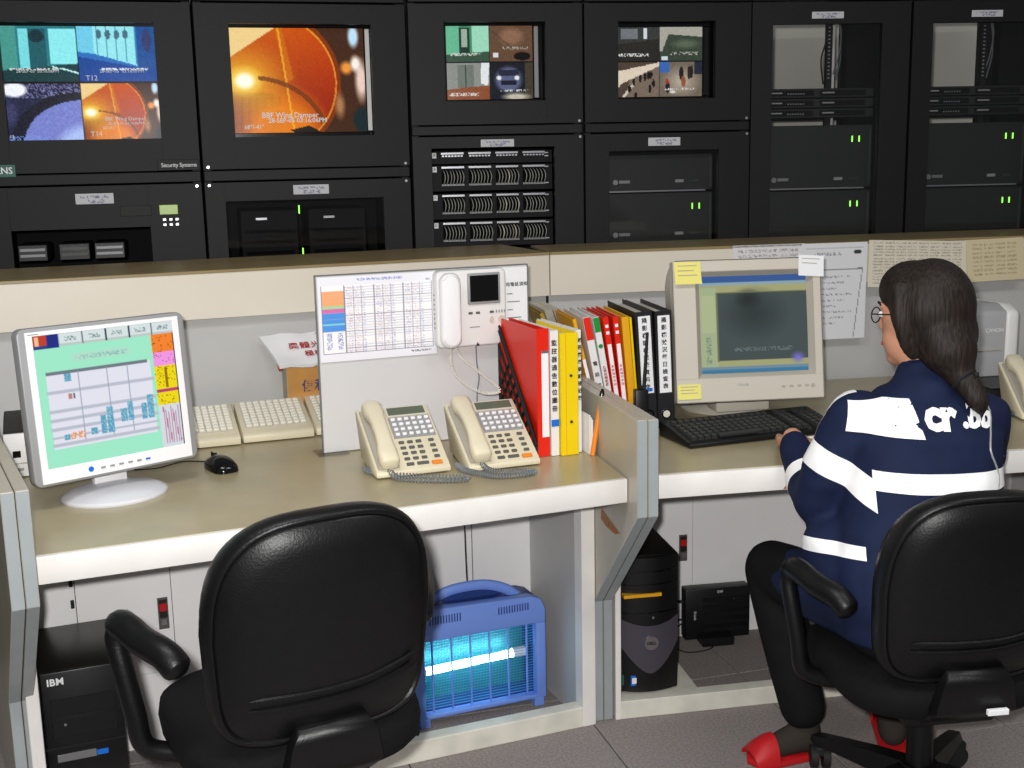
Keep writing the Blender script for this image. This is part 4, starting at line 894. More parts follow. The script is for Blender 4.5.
p = Pic(76, 100, (226, 226, 230)); p.rect(.06, .05, .94, .06, (190, 190, 195)); p.line(.12, .28, .93, .27, .006, (120, 120, 130)); p.line(.93, .27, .82, .97, .006, (120, 120, 130)); p.scrib(.2, .1, .6, .13, (130, 130, 140), .5)
for k in range(9): p.scrib(.2, .34 + k * .06, .78 - .12 * (k % 3), .36 + k * .06, (150, 150, 160), .45)
p.disc(.85, .1, .06, .025, (60, 60, 66)); wall_paper('tall white form hanging between tube monitor and the worker\'s head', .765, .985, .862, 1.168, p, .9640)
wall_paper('wide sheet of dense typed lists above the worker\'s head', .992, 1.335, 1.018, 1.166, list_pic(150, 66, (222, 214, 196), (140, 130, 118), 14, 8, .55, .05), .9655, R(2.5), .012, 'paper_warm')
wall_paper('yellowish typed sheet pinned over the grey printer', 1.325, 1.525, 1.030, 1.164, list_pic(90, 66, (214, 200, 164), (150, 132, 104), 8, 4, .5, .1), .9610, R(-1), .016, 'paper_warm')

# ---- printer, tray and third telephone
t = thing('desktop_printer', 'grey and white desktop printer behind the worker\'s shoulder', 'printer', RW(1.07, .66), AR)
pr = [(0, .002), (.26, .002), (.26, .22), (.22, .255), (.05, .262), (0, .24)]
G().prism(pr, 0, .23, 'x', .012, 3).done('body', 'printer_grey', t) if 'printer_grey' in MATS else None
mat('printer_grey', (176, 176, 178), .45); G().prism(pr, 0, .225, 'x', .010, 3).done('body', 'printer_grey', t); G().prism([(p[0] - .006 if p[0] < .1 else p[0], p[1]) for p in pr], .215, .262, 'x', .016, 4).done('end_cover', 'white_plastic', t)
box('paper_slot', 'beige_shade', t, .02, .205, -.004, .002, .125, .13); text('CANON', .016, 'white_ink', t, (.18, -.0115 + .010, .185))
t = thing('paper_tray', 'dark flat paper tray under the grey printer front', 'tray', RW(1.10, .46), AR); G().box(0, .26, 0, .19, .004, .05, .004, 2).done('tray', 'black_matte', t); G().box(.02, .24, -.004, .15, .049, .053, .001).done('lip', 'black_plastic', t)

# ================================================================== UNDER THE WORKTOPS
# ---- insect lamp
z = thing('insect_killer_lamp', 'blue insect killer lamp glowing cyan on the kneehole floor', 'insect lamp', LW(.868, .405, 0), AL)
zw, zh, zd = .370, .322, .11
out = [(0.0, .022), (zw, .022), (zw, .272), (zw - .012, .302), (zw - .042, zh - .008), (.04, zh), (.012, .306), (0, .272)]
g = G()
# shell: front frame round the grille, back shell
def fr(x0, x1, z0, z1, y0=0.0, y1=.03): g.box(x0, x1, y0, y1, z0, z1, .004, 2)
fr(0, .030, .022, .2362); fr(zw - .028, zw, .022, .2362); fr(.029, zw - .027, .022, .034)
g.prism([(0, .236), (zw, .236), (zw, .272), (zw - .012, .302), (zw - .042, zh - .008), (.04, zh), (.012, .306), (0, .272)], 0, .03, 'y', .004, 2)
g.done('front_shell', 'zapper_blue', z)
g = G(); g.prism([(0.004, .236), (zw - .004, .236), (zw - .004, .270), (zw - .014, .300), (zw - .044, zh - .012), (.04, zh - .004), (.014, .304), (.004, .270)], .03, zd, 'y', .003)
g.box(.008, .03, .03, zd, .022, .24).box(zw - .03, zw - .008, .03, zd, .022, .24).box(.004, zw - .004, .03, zd, .022, .036).box(.004, zw - .004, zd - .006, zd, .03, .24)
g.done('rear_shell', 'zapper_dark', z)
box('reflector', 'zapper_inside', z, .03, zw - .03, zd - .010, zd - .006, .036, .238)
G().tube(bez([(.045, .05, zh - .012), (.075, .05, zh + .010), (.13, .05, zh + .027), (.21, .05, zh + .027), (.27, .05, zh + .008), (.31, .05, zh - .022)], 8), .011, 10, flat=1.3).done('handle', 'zapper_blue', z)
G().prism([(.10, zh - .008), (.275, zh - .012), (.225, zh + .020), (.15, zh + .022), (.115, zh + .008)], .058, .066, 'y', .002).done('handle_back', 'zapper_dark', z)
for k in range(12): box('vent_slot', 'zapper_dark', z, .045 + k * .0075, .048 + k * .0075, -.001, .002, .280 + (k % 2) * .0, .302)
for k in range(12): box('vent_slot', 'zapper_dark', z, .235 + k * .0075, .238 + k * .0075, -.001, .002, .278, .298)
for x in (.012, zw - .035): box('foot', 'zapper_blue', z, x, x + .028, .0, .09, 0, .024, .002)
G().cyl((.045, .055, .132), (.295, .055, .140), .0105, n=16).done('glow_tube', 'tube_glow', z); G().cyl((.032, .055, .132), (.046, .055, .132), .014, n=14).done('tube_socket', 'white_plastic', z); G().cyl((.294, .055, .140), (.330, .055, .140), .014, n=14).done('tube_socket', 'white_plastic', z)
for k in range(6): box('guard_rib', 'zapper_blue', z, .052 + k * .053, .0555 + k * .053, .010, .016, .036, .240)
for k in range(26): G().cyl((.03, .020, .044 + k * .0076), (zw - .028, .020, .044 + k * .0076), .0008, n=4).done('grid_wire', 'zapper_wire', z)
g = G()
for k in range(70): g.cyl((.034 + k * .0044, .082, .038), (.034 + k * .0044, .082, .238), .0006, n=3)
o = g.done('inner_grid', 'zapper_wire', z); o['kind'] = 'stuff'
G().tube([(.178, .075, zh + .012), (.180, .085, zh + .05), (.184, .10, zh + .12), (.190, .12, .66)], .0018, 6).done('power_cable', 'black_rubber', z)

# ---- black tower computers
def tower_front(t, w_, h): pass
t = thing('tower_computer', 'black tower computer with three white letters under the flat screen', 'computer', LW(-.016, .312, 0), AL)
G().box(0, .17, .006, .285, .002, .362, .003, 2).done('case', 'pc_black', t); G().box(.001, .169, 0, .012, .004, .361, .004, 2).done('front_cover', 'pc_black', t)
text('IBM', .022, 'white_ink', t, (.032, -.0012, .338), bold=.0006, spacing=1.05)
for zz, h in ((.255, .042), (.205, .042)): box('drive_bay', 'black_plastic', t, .018, .155, -.0015, .001, zz, zz + h, .001)
G().box(.022, .105, -.003, 0, .148, .166, .001).done('drive_slot', 'steel', t); box('blue_label', 'blue_tab', t, .106, .13, -.002, 0, .15, .162); G().cyl((.045, -.004, .236), (.045, 0, .236), .003, n=10).done('lamp', 'steel', t); box('lower_groove', 'black_matte', t, .0, .17, -.001, .002, .18, .184)
t = thing('tower_computer', 'black and grey tower computer with round silver badge beside the partition', 'computer', RW(-.012, .284, .051), AR)
tw, th = .160, .376
def bow(x): return -.022 * (1 - ((x - tw / 2) / (tw / 2)) ** 2)
G().box(0, tw, .02, .42, .0, th, .003, 2).done('case', 'pc_black', t)
def front_piece(name, poly_fn, z0, z1, m, lift=0.0, nx=14):
    g = G(); rings = []
    xs = [tw * i / nx for i in range(nx + 1)]
    g.loft([[(x, bow(x) + .02 - lift, z0(x)), (x, bow(x) + .02 - lift, z1(x)), (x, .03, z1(x)), (x, .03, z0(x))] for x in xs]); return g.done(name, m, t)
arc = lambda x: .188 + .02 * ((x - tw / 2) / (tw / 2)) ** 2; vee = lambda x: .055 + .080 * abs((x - tw / 2) / (tw / 2)) ** 1.6
front_piece('upper_front', None, lambda x: arc(x), lambda x: th - .002, 'pc_black')
front_piece('grey_front', None, lambda x: vee(x), lambda x: arc(x), 'pc_grey', .001)
front_piece('lower_front', None, lambda x: .004, lambda x: vee(x), 'pc_black')
for zz in (.335, .300, .222): front_piece('bay_groove', None, lambda x: zz, lambda x: zz + .004, 'black_gloss', .0012)
G().box(.006, .108, bow(.06) + .014, .02, .270, .279, .001).done('yellow_strip', 'yellow_orange', t)
bx = tw / 2; G().cyl((bx, bow(bx) + .014, .142), (bx, .02, .142), .019, n=28).done('badge', 'chrome', t); text('DELL', .0115, 'ink', t, (bx, bow(bx) + .0132, .142), bold=.0003)
box('lamp', 'steel', t, bx + .003, bx + .008, bow(bx) + .018, .02, .208, .214)
box('sticker', 'badge_green', t, .006, .022, .0145, .02, .022, .05); box('sticker', 'blue_tab', t, .027, .047, bow(.03) + .017, .02, .022, .05); box('sticker', 'paper', t, .030, .044, bow(.03) + .0165, .02, .028, .044)
# ---- black network box with its cables
t = thing('network_box', 'black network box standing on edge against the kneehole panel', 'device', RW(.300, .690, 0), AR - R(1))
G().box(0, .203, 0, .045, .008, .168, .004, 2).done('body', 'pc_black', t)
for k in range(5): box('rib', 'black_plastic', t, .055, .195, -.002, .001, .03 + k * .024, .042 + k * .024, .001)
box('foot', 'black_plastic', t, .04, .14, -.045, .05, .0, .028, .003, 1); text('SW', .012, 'white_ink', t, (.108, -.001, .155)); o = text('D-Link', .010, 'white_ink', t, (.03, -.001, .085)); o.rotation_euler = (0, R(90), 0); box('lamp', 'steel', t, .15, .154, -.002, 0, .128, .132)
for pts, r_ in (([(0.0, .02, .125), (-.05, .03, .125), (-.1, .04, .12)], .005), ([(0.0, .02, .07), (-.06, .02, .06), (-.1, .04, .05)], .003), ([(.10, .0, .012), (.06, -.06, .003), (-.02, -.07, .003), (-.06, -.03, .02), (-.1, .02, .05)], .0022), ([(0, .02, .06), (-.07, .0, .02), (-.1, .03, .01)], .002)): G().tube(bez(pts, 8), r_, 6).done('cable', 'black_rubber', t)
t3 = copy_tree([o for o in bpy.data.objects if o.name == 'desk_telephone'][0]); t3.location = RW(1.185, .25); t3.rotation_euler = (0, 0, AR - R(12))
tag(t3, 'cream desk telephone at the worker\'s elbow under the printer', 'telephone', 'cream desk telephones')

# ================================================================== SWIVEL CHAIRS
def swivel_chair(label, loc, yaw, sz, base_turn, group='black swivel chairs'):
    t = thing('swivel_chair', label, 'chair', loc, yaw, group)
    # ---- seat cushion
    def sup(a, b, n, k=40): return [(a * math.copysign(abs(math.cos(q)) ** (2 / n), math.cos(q)), b * math.copysign(abs(math.sin(q)) ** (2 / n), math.sin(q))) for q in [2 * math.pi * i / k for i in range(k)]]
    rings = [[(x * f, .02 + y * f, sz + dz) for x, y in sup(.218, .215, 3.4)] for f, dz in ((.72, -.075), (.93, -.07), (.985, -.055), (1.0, -.03), (.985, -.010), (.93, 0), (.6, .004), (.02, .0))]
    G().loft(rings).done('seat', 'chair_fabric', t, 50)
    # ---- backrest: padded shell with a rim and a shallow groove
    cz, hh, hw = sz + .214, .203, .196
    def bp(u, v, y):   # u,v in metres on the face; wraps forward at the sides, leans back with height
        return (u, -.225 - (v) * .14 + .95 * u * u + y, cz + v)
    ol = [q if q[1] > 0 else r_ for q, r_ in zip(sup(hw, hh, 2.9, 56), sup(hw, hh, 6.0, 56))]; ol = [(x * (1.0 - .03 * max(0, y) / hh - .06 * max(0, -y) / hh), y) for x, y in ol]
    rear = [(1.0, .028), (1.0, .012), (.985, .0), (.965, -.004), (.945, -.004), (.93, .000), (.912, -.005), (.7, -.013), (.35, -.018), (.02, -.019)]
    front = [(1.0, .028), (.985, .045), (.94, .055), (.6, .062), (.02, .062)]
    rg = [[bp(x * f, y * f, d) for x, y in ol] for f, d in rear[::-1]] + [[bp(x * f, y * f, d) for x, y in ol] for f, d in front[1:]]
    G().loft(rg).done('backrest', 'chair_black', t, 50)
    for k in range(2):
        pts = [bp(u, -.105 - k * .018 + .75 * max(0, u) ** 2, -.0165 + .05 * abs(u) ** 1.5) for u in [-.135 + i * .30 / 16 for i in range(17)]]
        G().tube(pts, [.0015] + [.0050] * 15 + [.0012], 6).done('back_crease', 'chair_black', t)
    # ---- bracket between seat and back
    G().loft([[(x, y, z) for x, y, z in ((-w_, yy, zz), (w_, yy, zz), (w_, yy + th, zz + .004), (-w_, yy + th, zz + .004))] for w_, yy, zz, th in ((.060, -.226, sz + .045, .02), (.075, -.228, sz + .02, .024), (.085, -.222, sz - .04, .03), (.085, -.16, sz - .085, .05), (.075, .05, sz - .09, .05))]).done('back_bracket', 'chair_black', t, 80)
    G().box(-.10, .10, -.13, .12, sz - .115, sz - .070, .012, 2).done('tilt_mechanism', 'chair_black', t)
    # ---- arms: one bent loop each side with a soft pad
    for s in (-1, 1):
        wd = s * .016
        A = [(s * .15, .045, sz - .078), (s * .205, .045, sz - .070), (s * .238, .05, sz - .045), (s * .250, .050, sz + .02), (s * .262, .060, sz + .10), (s * .268, .070, sz + .155), (s * .262, .060, sz + .175)]
        A = [q if i < 2 else (q[0] + wd, q[1], q[2]) for i, q in enumerate(A)]
        arm = G().tube(bez(A, 6), .0185, 12, flat=1.0).done('arm_post', 'chair_black', t, 60)
        B = [(s * .267, .086, sz + .154), (s * .264, .070, sz + .178), (s * .256, .035, sz + .184), (s * .240, -.015, sz + .172), (s * .216, -.068, sz + .150), (s * .202, -.090, sz + .130), (s * .197, -.098, sz + .122)]
        B = [(q[0] + wd, q[1], q[2] + (.012 if i > 3 else 0)) for i, q in enumerate(B)]
        n_ = len(bez(B, 5)); G().tube(bez(B, 5), [.012 + .014 * min(1, 4 * i / n_, 6 * (n_ - 1 - i) / n_) for i in range(n_)], 12).done('arm_pad', 'chair_black', t, 60)
    # ---- column, star base, casters
    G().cyl((0, 0, .10), (0, 0, sz - .10), .030, .026, n=20).done('column_cover', 'chair_black', t); G().cyl((0, 0, .06), (0, 0, .13), .046, .040, n=20).done('hub', 'chair_black', t)
    G().tube([(.05, .0, sz - .095), (.17, -.02, sz - .10), (.235, -.03, sz - .115)], [.005, .005, .009], 8).done('lever', 'black_rubber', t)
    for k in range(5):
        a = base_turn + k * 2 * math.pi / 5; c, s = math.cos(a), math.sin(a)
        def pr(r_, w_, z): return [(r_ * c - w_ * s, r_ * s + w_ * c, z), (r_ * c + w_ * s, r_ * s - w_ * c, z)]
        rg = []
        for r_, w_, z0, z1 in ((.03, .030, .075, .125), (.12, .027, .072, .112), (.22, .023, .068, .094), (.275, .020, .066, .084), (.292, .012, .067, .078)):
            a_ = pr(r_, w_, z0); b_ = pr(r_, w_ * .7, z1); rg.append([a_[0], a_[1], b_[1], b_[0]])
        lg = G().loft(rg).done('base_leg', 'chair_black', t, 40)
        cx, cy = .272 * c, .272 * s; q = a + R(50); dx, dy = math.cos(q), math.sin(q)
        g = G()
        for sg in (-1, 1): g.tube([(cx + dx * sg * .006, cy + dy * sg * .006, .0275), (cx + dx * sg * .022, cy + dy * sg * .022, .0275)], .0275, 18)
        g.cyl((cx, cy, .03), (cx, cy, .075), .007, n=8); g.box(-.012, .012, -.03, .02, .035, .058, .004, 1, T=Matrix.Translation((cx, cy, 0)) @ Matrix.Rotation(q, 4, 'Z')); g.done('caster', 'black_rubber', lg, 40)
    return t
mat('chair_black', (12, 12, 13), 0.40, spec=0.38, var=0.1, vscale=50, bump=0.25, bscale=260)
mat('chair_fabric', (17, 17, 18), 0.85, spec=0.2, var=0.15, vscale=120, bump=0.4, bscale=900)
swivel_chair('empty black swivel chair in front of the blue insect lamp', (-.412, 2.035, 0), R(29), .50, R(10))
ch2 = swivel_chair('black swivel chair the worker in navy is sitting on', (.88, 2.44, 0), R(8), .392, R(46))
b_ = G().box(.018, .062, -.236, -.226, 0.348, .360, .001).done('maker_plate', 'paper', ch2)

# ================================================================== THE WORKER (seated, seen from behind)
PX, PY = .88, 2.46
person = thing('person', 'person in navy jacket with reflective bands and dark tied-back hair, seated at desk', 'person', (PX, PY, 0), 0)
def fuse(g, name, mats, vox=.009, it=6, parent=person, keep=False):
    """weld overlapping solids into one continuous skin"""
    me = bpy.data.meshes.new(name); g.bm.to_mesh(me); g.bm.free(); o = bpy.data.objects.new(name, me); COL.objects.link(o)
    m = o.modifiers.new('r', 'REMESH'); m.mode = 'VOXEL'; m.voxel_size = vox
    m = o.modifiers.new('s', 'SMOOTH'); m.factor = .5; m.iterations = it
    dg = bpy.context.evaluated_depsgraph_get(); dg.update(); me2 = bpy.data.meshes.new_from_object(o.evaluated_get(dg)); bpy.data.objects.remove(o); bpy.data.meshes.remove(me)
    me2.transform(Matrix.Translation((-PX, -PY, 0))); me2.materials.clear()
    for k in (mats if isinstance(mats, (list, tuple)) else [mats]): me2.materials.append(MATS[k])
    me2.polygons.foreach_set('use_smooth', [True] * len(me2.polygons)); me2.name = name
    return link(name, me2, parent)
def limb(g, pts, rs, n=14):
    P_ = bez(pts, 5); k = len(P_); rr = [np.interp(i / (k - 1) * (len(rs) - 1), range(len(rs)), rs) for i in range(k)]
    g.tube(P_, rr, n); g.ball(P_[0], rr[0], 12, 8); g.ball(P_[-1], rr[-1], 12, 8)
def torso(g, rows, yaw, grow=0.0, n=28):
    c, s = math.cos(yaw), math.sin(yaw)
    g.loft([[(cx + (a + grow) * q * c - (b + grow) * w_ * s, cy + (a + grow) * q * s + (b + grow) * w_ * c, z) for q, w_ in [(math.copysign(abs(math.cos(k * 2 * math.pi / n)) ** .85, math.cos(k * 2 * math.pi / n)), math.copysign(abs(math.sin(k * 2 * math.pi / n)) ** .85, math.sin(k * 2 * math.pi / n))) for k in range(n)]] for cx, cy, z, a, b in rows])
TY = R(8)
rows = [(.870, 2.450, .43, .165, .115), (.870, 2.450, .50, .168, .120), (.862, 2.460, .58, .172, .110), (.874, 2.485, .68, .155, .104), (.888, 2.515, .77, .150, .106), (.892, 2.545, .85, .152, .102), (.896, 2.565, .905, .118, .080), (.902, 2.585, .942, .070, .060), (.906, 2.60, .975, .052, .052)]
HC = Vector((.905, 2.615, 1.092)); FD = Vector((-.76, .65, -.06)).normalized()      # head centre, where the face looks
FX = FD.cross(Vector((0, 0, 1))).normalized(); FU = FX.cross(FD).normalized()
HM = Matrix(((FX.x, FD.x, FU.x, HC.x), (FX.y, FD.y, FU.y, HC.y), (FX.z, FD.z, FU.z, HC.z), (0, 0, 0, 1)))   # x ear-to-ear, y to the face, z up
shL, elL, wrL = (.752, 2.55, .875), (.677, 2.58, .688), (.668, 2.79, .782)
shR, elR, wrR = (1.028, 2.575, .868), (1.060, 2.66, .700), (.99, 2.86, .782)
hipL, knL, anL = (.785, 2.44, .475), (.628, 2.795, .455), (.690, 2.715, .085)
hipR, knR, anR = (.925, 2.46, .475), (.915, 2.83, .455), (.925, 2.76, .085)
# ---- body: head, neck, trunk, limbs and hands in one skin
g = G(); torso(g, rows, TY, -.02)
limb(g, [(.902, 2.585, .92), (.903, 2.60, .99), (.904, 2.61, 1.03)], [.05, .046, .048])
g.ball((0, 0, .012), (.073, .090, .098), 24, 16, T=HM); g.ball((0, .030, -.045), (.056, .060, .066), 20, 12, T=HM); g.ball((0, .058, -.088), (.028, .026, .022), 14, 10, T=HM)
g.loft([[tuple(HM @ Vector(p)) for p in r] for r in ([(-.006, .080, .018), (.006, .080, .018), (0, .092, .016)], [(-.010, .078, -.006), (.010, .078, -.006), (0, .106, -.008)], [(-.014, .076, -.026), (.014, .076, -.026), (0, .112, -.024)], [(-.008, .074, -.034), (.008, .074, -.034), (0, .092, -.034)])])
g.ball((0, .080, -.052), (.022, .010, .006), 12, 8, T=HM); g.ball((0, .082, -.064), (.018, .010, .006), 12, 8, T=HM); g.ball((0, .074, .030), (.052, .014, .010), 12, 8, T=HM)
for s in (-1, 1): g.ball((s * .075, -.008, -.008), (.010, .020, .030), 12, 8, T=HM)
for sh, el, wr in ((shL, elL, wrL), (shR, elR, wrR)): limb(g, [sh, el], [.046, .038]); limb(g, [el, wr], [.038, .026])
for hp, kn, an in ((hipL, knL, anL), (hipR, knR, anR)): limb(g, [hp, kn], [.075, .055]); limb(g, [kn, ((kn[0] + an[0]) / 2, (kn[1] + an[1]) / 2 - .02, (kn[2] + an[2]) / 2 + .03), an], [.053, .040, .030])
def hand(g, w_, d, side):
    d = Vector(d).normalized(); x = d.cross(Vector((0, 0, 1))).normalized(); w_ = Vector(w_)
    def L(a, b, c): return w_ + x * a + d * b + Vector((0, 0, c))
    g.loft([[tuple(L(q, b, c)) for q, c in ((-hw, -h), (hw, -h), (hw, h), (-hw, h))] for b, hw, h in ((-.01, .024, .014), (.03, .036, .013), (.075, .040, .011))])
    for k, (ln, dx) in enumerate(((.062, -.031), (.072, -.0105), (.068, .0105), (.052, .030))):
        limb(g, [L(dx, .065, .002), L(dx * 1.05, .065 + ln * .45, .006), L(dx * 1.05, .065 + ln * .8, -.004), L(dx, .065 + ln, -.012)], [.0085, .0078, .0072, .0062], 8)
    limb(g, [L(side * -.028, .015, 0), L(side * -.050, .045, .0), L(side * -.050, .075, -.006)], [.011, .0095, .0075], 8)
hand(g, (wrL[0] + .004, wrL[1] + .03, .762), (.25, 1, -.12), -1); hand(g, (wrR[0] - .01, wrR[1] + .03, .762), (-.25, 1, -.12), 1)
fuse(g, 'body', 'skin', .0062, 4)
# ---- face details
for s in (-1, 1):
    e = G().ball((s * .030, .079, .010), (.013, .008, .0075), 14, 10, T=HM).ball((s * .030, .0855, .010), (.0055, .0035, .0055), 10, 8, mi=1, T=HM).done('eye', ['white_gloss', 'ink'], person, 60, loc=(-PX, -PY, 0))
    G().tube([HM @ Vector((s * .014, .088, .032)), HM @ Vector((s * .032, .086, .036)), HM @ Vector((s * .048, .074, .031))], [.002, .0028, .0015], 6).done('eyebrow', 'hair', person, loc=(-PX, -PY, 0))
G().ball((0, .0915, -.0575), (.020, .004, .0075), 14, 8, T=HM).done('lips', 'lip', person, 60, loc=(-PX, -PY, 0)) if 'lip' in MATS else None
mat('lip', (170, 92, 84), .45); G().ball((0, .0875, -.0575), (.020, .004, .007), 14, 8, T=HM).done('lips', 'lip', person, 60, loc=(-PX, -PY, 0))
g = G()
for s in (-1, 1):
    cx = s * .033; rim = [HM @ Vector((cx + .024 * math.cos(k * math.pi / 10), .092, .008 + .017 * math.sin(k * math.pi / 10))) for k in range(21)]
    g.tube(rim, .0016, 5); g.tube([HM @ Vector((s * .056, .091, .012)), HM @ Vector((s * .072, .084, .014)), HM @ Vector((s * .084, .02, .014)), HM @ Vector((s * .088, -.012, .004))], .0017, 5)
g.tube([HM @ Vector((-.010, .092, .012)), HM @ Vector((0, .098, .015)), HM @ Vector((.010, .092, .012))], .0015, 5)
g.done('glasses', 'black_gloss', person, loc=(-PX, -PY, 0))
# ---- hair, drawn back to a low tail
g = G()
g.ball((0, -.022, .022), (.097, .092, .108), 28, 18, T=HM); g.ball((0, .022, .062), (.080, .070, .064), 24, 14, T=HM); g.ball((0, -.055, -.035), (.083, .062, .075), 22, 14, T=HM)
for s in (-1, 1): limb(g, [HM @ Vector((s * .074, .022, .07)), HM @ Vector((s * .086, .016, .01)), HM @ Vector((s * .082, .006, -.05)), HM @ Vector((s * .07, -.005, -.085))], [.020, .018, .014, .006], 10)
limb(g, [(.930, 2.560, 1.055), (.945, 2.535, 1.015), (.955, 2.52, .985)], [.066, .058, .036], 14)
limb(g, [(.955, 2.52, .985), (.972, 2.495, .955), (.985, 2.478, .925), (.990, 2.470, .900)], [.026, .028, .024, .006], 12)
hair = fuse(g, 'hair', 'hair', .008, 4)
G().tube(coil([(.962, 2.508, .972), (.966, 2.503, .966)], .027, 1.1, .003, per=18), .005, 6).done('hair_tie', 'black_rubber', person, loc=(-PX, -PY, 0))
# ---- jacket
g = G(); torso(g, rows[:-1], TY, .018)
limb(g, [(.898, 2.572, .91), (.904, 2.59, .955)], [.085, .064])
g.ball((.765, 2.55, .872), .068); g.ball((1.018, 2.572, .865), .068)
limb(g, [shL, ((shL[0] + elL[0]) / 2 - .012, (shL[1] + elL[1]) / 2 - .01, (shL[2] + elL[2]) / 2), elL], [.070, .062, .057]); limb(g, [elL, ((elL[0] + wrL[0]) / 2, (elL[1] + wrL[1]) / 2, (elL[2] + wrL[2]) / 2 - .006), (wrL[0] - .002, wrL[1] - .03, wrL[2] - .008)], [.057, .050, .036])
limb(g, [shR, elR], [.066, .054]); limb(g, [elR, (wrR[0] + .006, wrR[1] - .03, wrR[2] - .008)], [.054, .036])
g.ball((.715, 2.52, .60), (.085, .085, .075)); g.ball((.74, 2.49, .56), (.10, .10, .09))
for hp, kn, r0 in ((hipL, knL, .100), (hipR, knR, .098)):
    q = [tuple(hp[i] + (kn[i] - hp[i]) * f for i in range(3)) for f in (0, .4, .78)]; limb(g, [(q[0][0], q[0][1], q[0][2] + .012), (q[1][0], q[1][1], q[1][2] + .010), q[2]], [r0, .092, .070])
jk = fuse(g, 'jacket', 'navy', .0085, 5)
# soft cloth folds pressed into the jacket
from mathutils import noise as mn
for v in jk.data.vertices:
    c = v.co; v.co += v.normal * (.0042 * mn.noise(Vector((c.x * 9, c.y * 9, c.z * 26))) + .003 * mn.noise(Vector((c.x * 22 + 5, c.y * 20, c.z * 14))))
jk.data.update()
# ---- trousers, socks, slippers
g = G(); torso(g, [(.87, 2.45, .400, .150, .115), (.87, 2.45, .43, .162, .120), (.87, 2.45, .50, .155, .112)], TY, .0)
for hp, kn, an in ((hipL, knL, anL), (hipR, knR, anR)):
    limb(g, [hp, kn], [.088, .070]); mid = ((kn[0] + an[0]) / 2 - .004, (kn[1] + an[1]) / 2 - .01, (kn[2] + an[2]) / 2 + .02); limb(g, [kn, mid, (an[0], an[1], an[2] + .045)], [.070, .062, .056])
fuse(g, 'trousers', 'trouser', .009, 5)
for (ax, ay, az), yaw, fs in ((anL, R(104), .78), (anR, R(-14), 1.0)):
    T = Matrix.Translation((ax, ay, 0)) @ Matrix.Rotation(yaw, 4, 'Z') @ Matrix.Diagonal((1, fs, 1, 1)); P3 = lambda x, y, z: tuple(T @ Vector((x, y, z)))
    g = G(); limb(g, [P3(0, 0, .15), P3(0, -.005, .095), P3(0, -.012, .058)], [.038, .036, .038], 12); limb(g, [P3(0, -.022, .046), P3(0, .03, .048), P3(0, .10, .034), P3(0, .145, .024)], [.034, .036, .028, .014], 12)
    fuse(g, 'sock', 'sock', .006, 3)
    G().cyl(P3(0, -.002, .110), P3(0, -.002, .122), .0395, n=18).done('sock_band', 'sock_band', person, loc=(-PX, -PY, 0))
    sole = [(-.032, -.05), (0, -.066), (.032, -.05), (.036, .02), (.044, .10), (.036, .165), (0, .185), (-.036, .165), (-.044, .10), (-.036, .02)]
    g = G().prism(sole, .001, .016, 'z', .003, 2, T=T)
    arch = [[P3(.046 * math.cos(q), y, .010 + h * math.sin(q)) for q in [math.pi * k / 12 for k in range(13)]] + [P3(.042 * math.cos(q), y, .008 + (h - .005) * math.sin(q)) for q in [math.pi * k / 12 for k in range(12, -1, -1)]] for y, h in ((.10, .062), (.125, .058), (.152, .046), (.176, .026))]
    g.loft(arch).done('slipper', 'slipper_red', person, loc=(-PX, -PY, 0))
# ---- reflective bands, white glare stand-ins and print, cut from the jacket's own surface
def strip(name, planes, keep, off=.0016, m='reflective'):
    bm = bmesh.new(); bm.from_mesh(jk.data)
    for co, no in planes: bmesh.ops.bisect_plane(bm, geom=bm.verts[:] + bm.edges[:] + bm.faces[:], plane_co=Vector(co) - Vector((PX, PY, 0)), plane_no=no, clear_outer=True)
    bmesh.ops.delete(bm, geom=[f for f in bm.faces if not keep(f.calc_center_median() + Vector((PX, PY, 0)), f.normal)], context='FACES')
    left = set(bm.faces); best = []
    while left:                      # keep the one connected strip
        st = [left.pop()]; isl = list(st)
        while st:
            for e in st.pop().edges:
                for f in e.link_faces:
                    if f in left: left.discard(f); st.append(f); isl.append(f)
        if len(isl) > len(best): best = isl
    best = set(best); bmesh.ops.delete(bm, geom=[f for f in bm.faces if f not in best], context='FACES')
    bm.normal_update()
    for v in bm.verts: v.co += v.normal * off
    me = bpy.data.meshes.new(name); bm.to_mesh(me); bm.free(); me.materials.append(MATS[m]); me.polygons.foreach_set('use_smooth', [True] * len(me.polygons)); return link(name, me, person)
up_, dn_ = Vector((.03, 0, 1)), Vector((-.03, 0, -1))
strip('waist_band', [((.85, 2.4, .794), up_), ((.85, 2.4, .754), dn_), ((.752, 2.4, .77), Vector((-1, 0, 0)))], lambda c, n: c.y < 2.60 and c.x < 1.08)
ua = (Vector(elL) - Vector(shL)).normalized()
strip('sleeve_glare_band', [(Vector(shL) + ua * .125, ua), (Vector(shL) + ua * .070, -ua), ((.755, 2.4, .77), Vector((1, 0, 0)))], lambda c, n: c.z > .70)  # added band, its white stands in for flash glare on the sleeve
fa = (Vector(wrL) - Vector(elL)).normalized()
strip('cuff_band', [(Vector(elL) + fa * .10, fa), (Vector(elL) + fa * .062, -fa)], lambda c, n: c.x < .74 and c.z > .6)
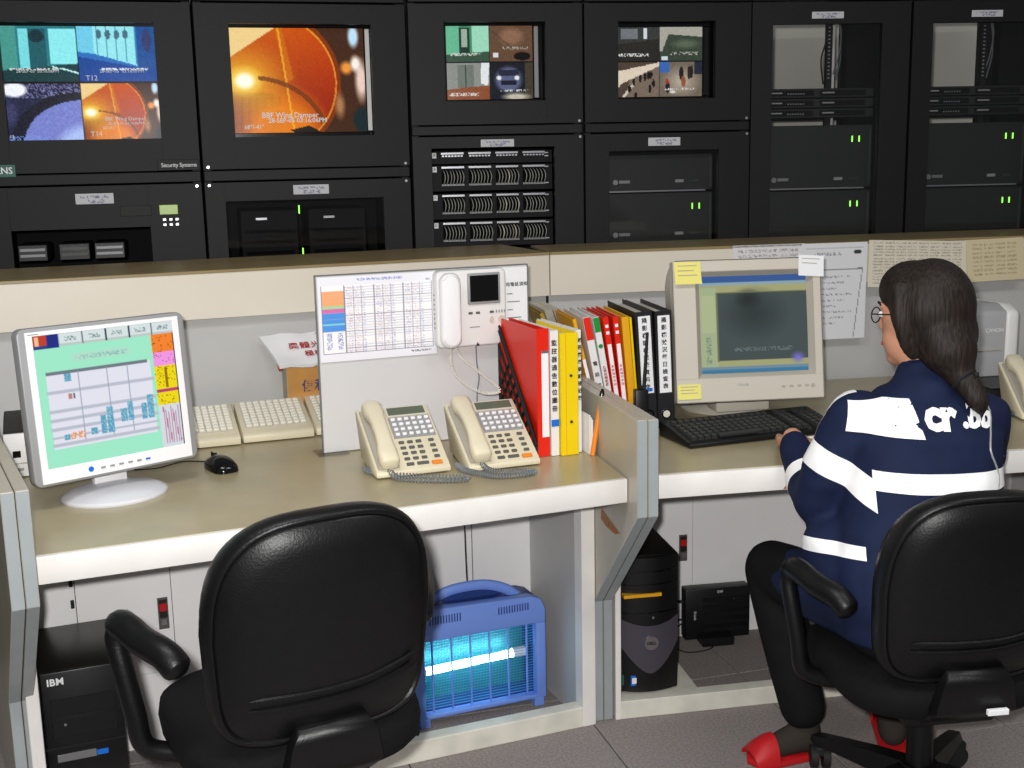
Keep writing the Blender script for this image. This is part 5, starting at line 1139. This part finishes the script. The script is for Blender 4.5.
strip('hem_band', [((.70, 2.5, .625), Vector((.1, .2, 1))), ((.70, 2.5, .595), Vector((-.1, -.2, -1))), ((.728, 2.4, .77), Vector((1, 0, 0)))], lambda c, n: c.y < 2.60 and c.z < .66)
bvh = BVHTree.FromPolygons([v.co + Vector((PX, PY, 0)) for v in jk.data.vertices], [p.vertices[:] for p in jk.data.polygons])
def wrap(me, name, at_, m, rotx=0.0, sub=0):
    if sub:
        bm = bmesh.new(); bm.from_mesh(me); bmesh.ops.subdivide_edges(bm, edges=bm.edges[:], cuts=sub, use_grid_fill=True); bmesh.ops.triangulate(bm, faces=bm.faces); bm.to_mesh(me); bm.free()
    for v in me.vertices:
        c = Matrix.Rotation(rotx, 4, 'Y') @ v.co; o = Vector((at_[0] + c.x, 1.9, at_[1] + c.z)); h = bvh.ray_cast(o, Vector((0, 1, 0)))
        y = h[0].y if h[0] else 2.4
        v.co = Vector((o.x - PX, y - .0028 + min(max(c.y, -.001), .001) - PY, o.z))
    me.materials.clear(); me.materials.append(MATS[m]); me.update(); return link(name, me, person)
g = G(); g.prism([(-.058, -.036), (.092, -.038), (.076, .034), (-.050, .026)], -.0005, .0005, 'y'); wrap(g.mesh('logo_glare_panel', 'reflective', 0), 'logo_glare_panel', (.768, .902), 'reflective', R(2), 12)  # reflective logo patch, widened so its white stands in for flash glare
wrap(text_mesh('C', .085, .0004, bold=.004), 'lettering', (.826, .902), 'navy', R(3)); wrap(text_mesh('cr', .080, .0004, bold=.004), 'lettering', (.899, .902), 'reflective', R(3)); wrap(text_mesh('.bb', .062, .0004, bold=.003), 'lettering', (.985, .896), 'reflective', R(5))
# silver piping down the side seam
pts = []
for k in range(14):
    z_ = .93 - k * .014; h = bvh.ray_cast(Vector((1.012 + .010 * math.sin(k * .7), 1.9, z_)), Vector((0, 1, 0)))
    if h[0]: pts.append(h[0] - Vector((PX, PY + .002, 0)))
if len(pts) > 2: G().tube(pts, .0022, 6).done('side_piping', 'silver_grey', person)
bpy.data.objects.remove(_to); bpy.data.curves.remove(_tc)
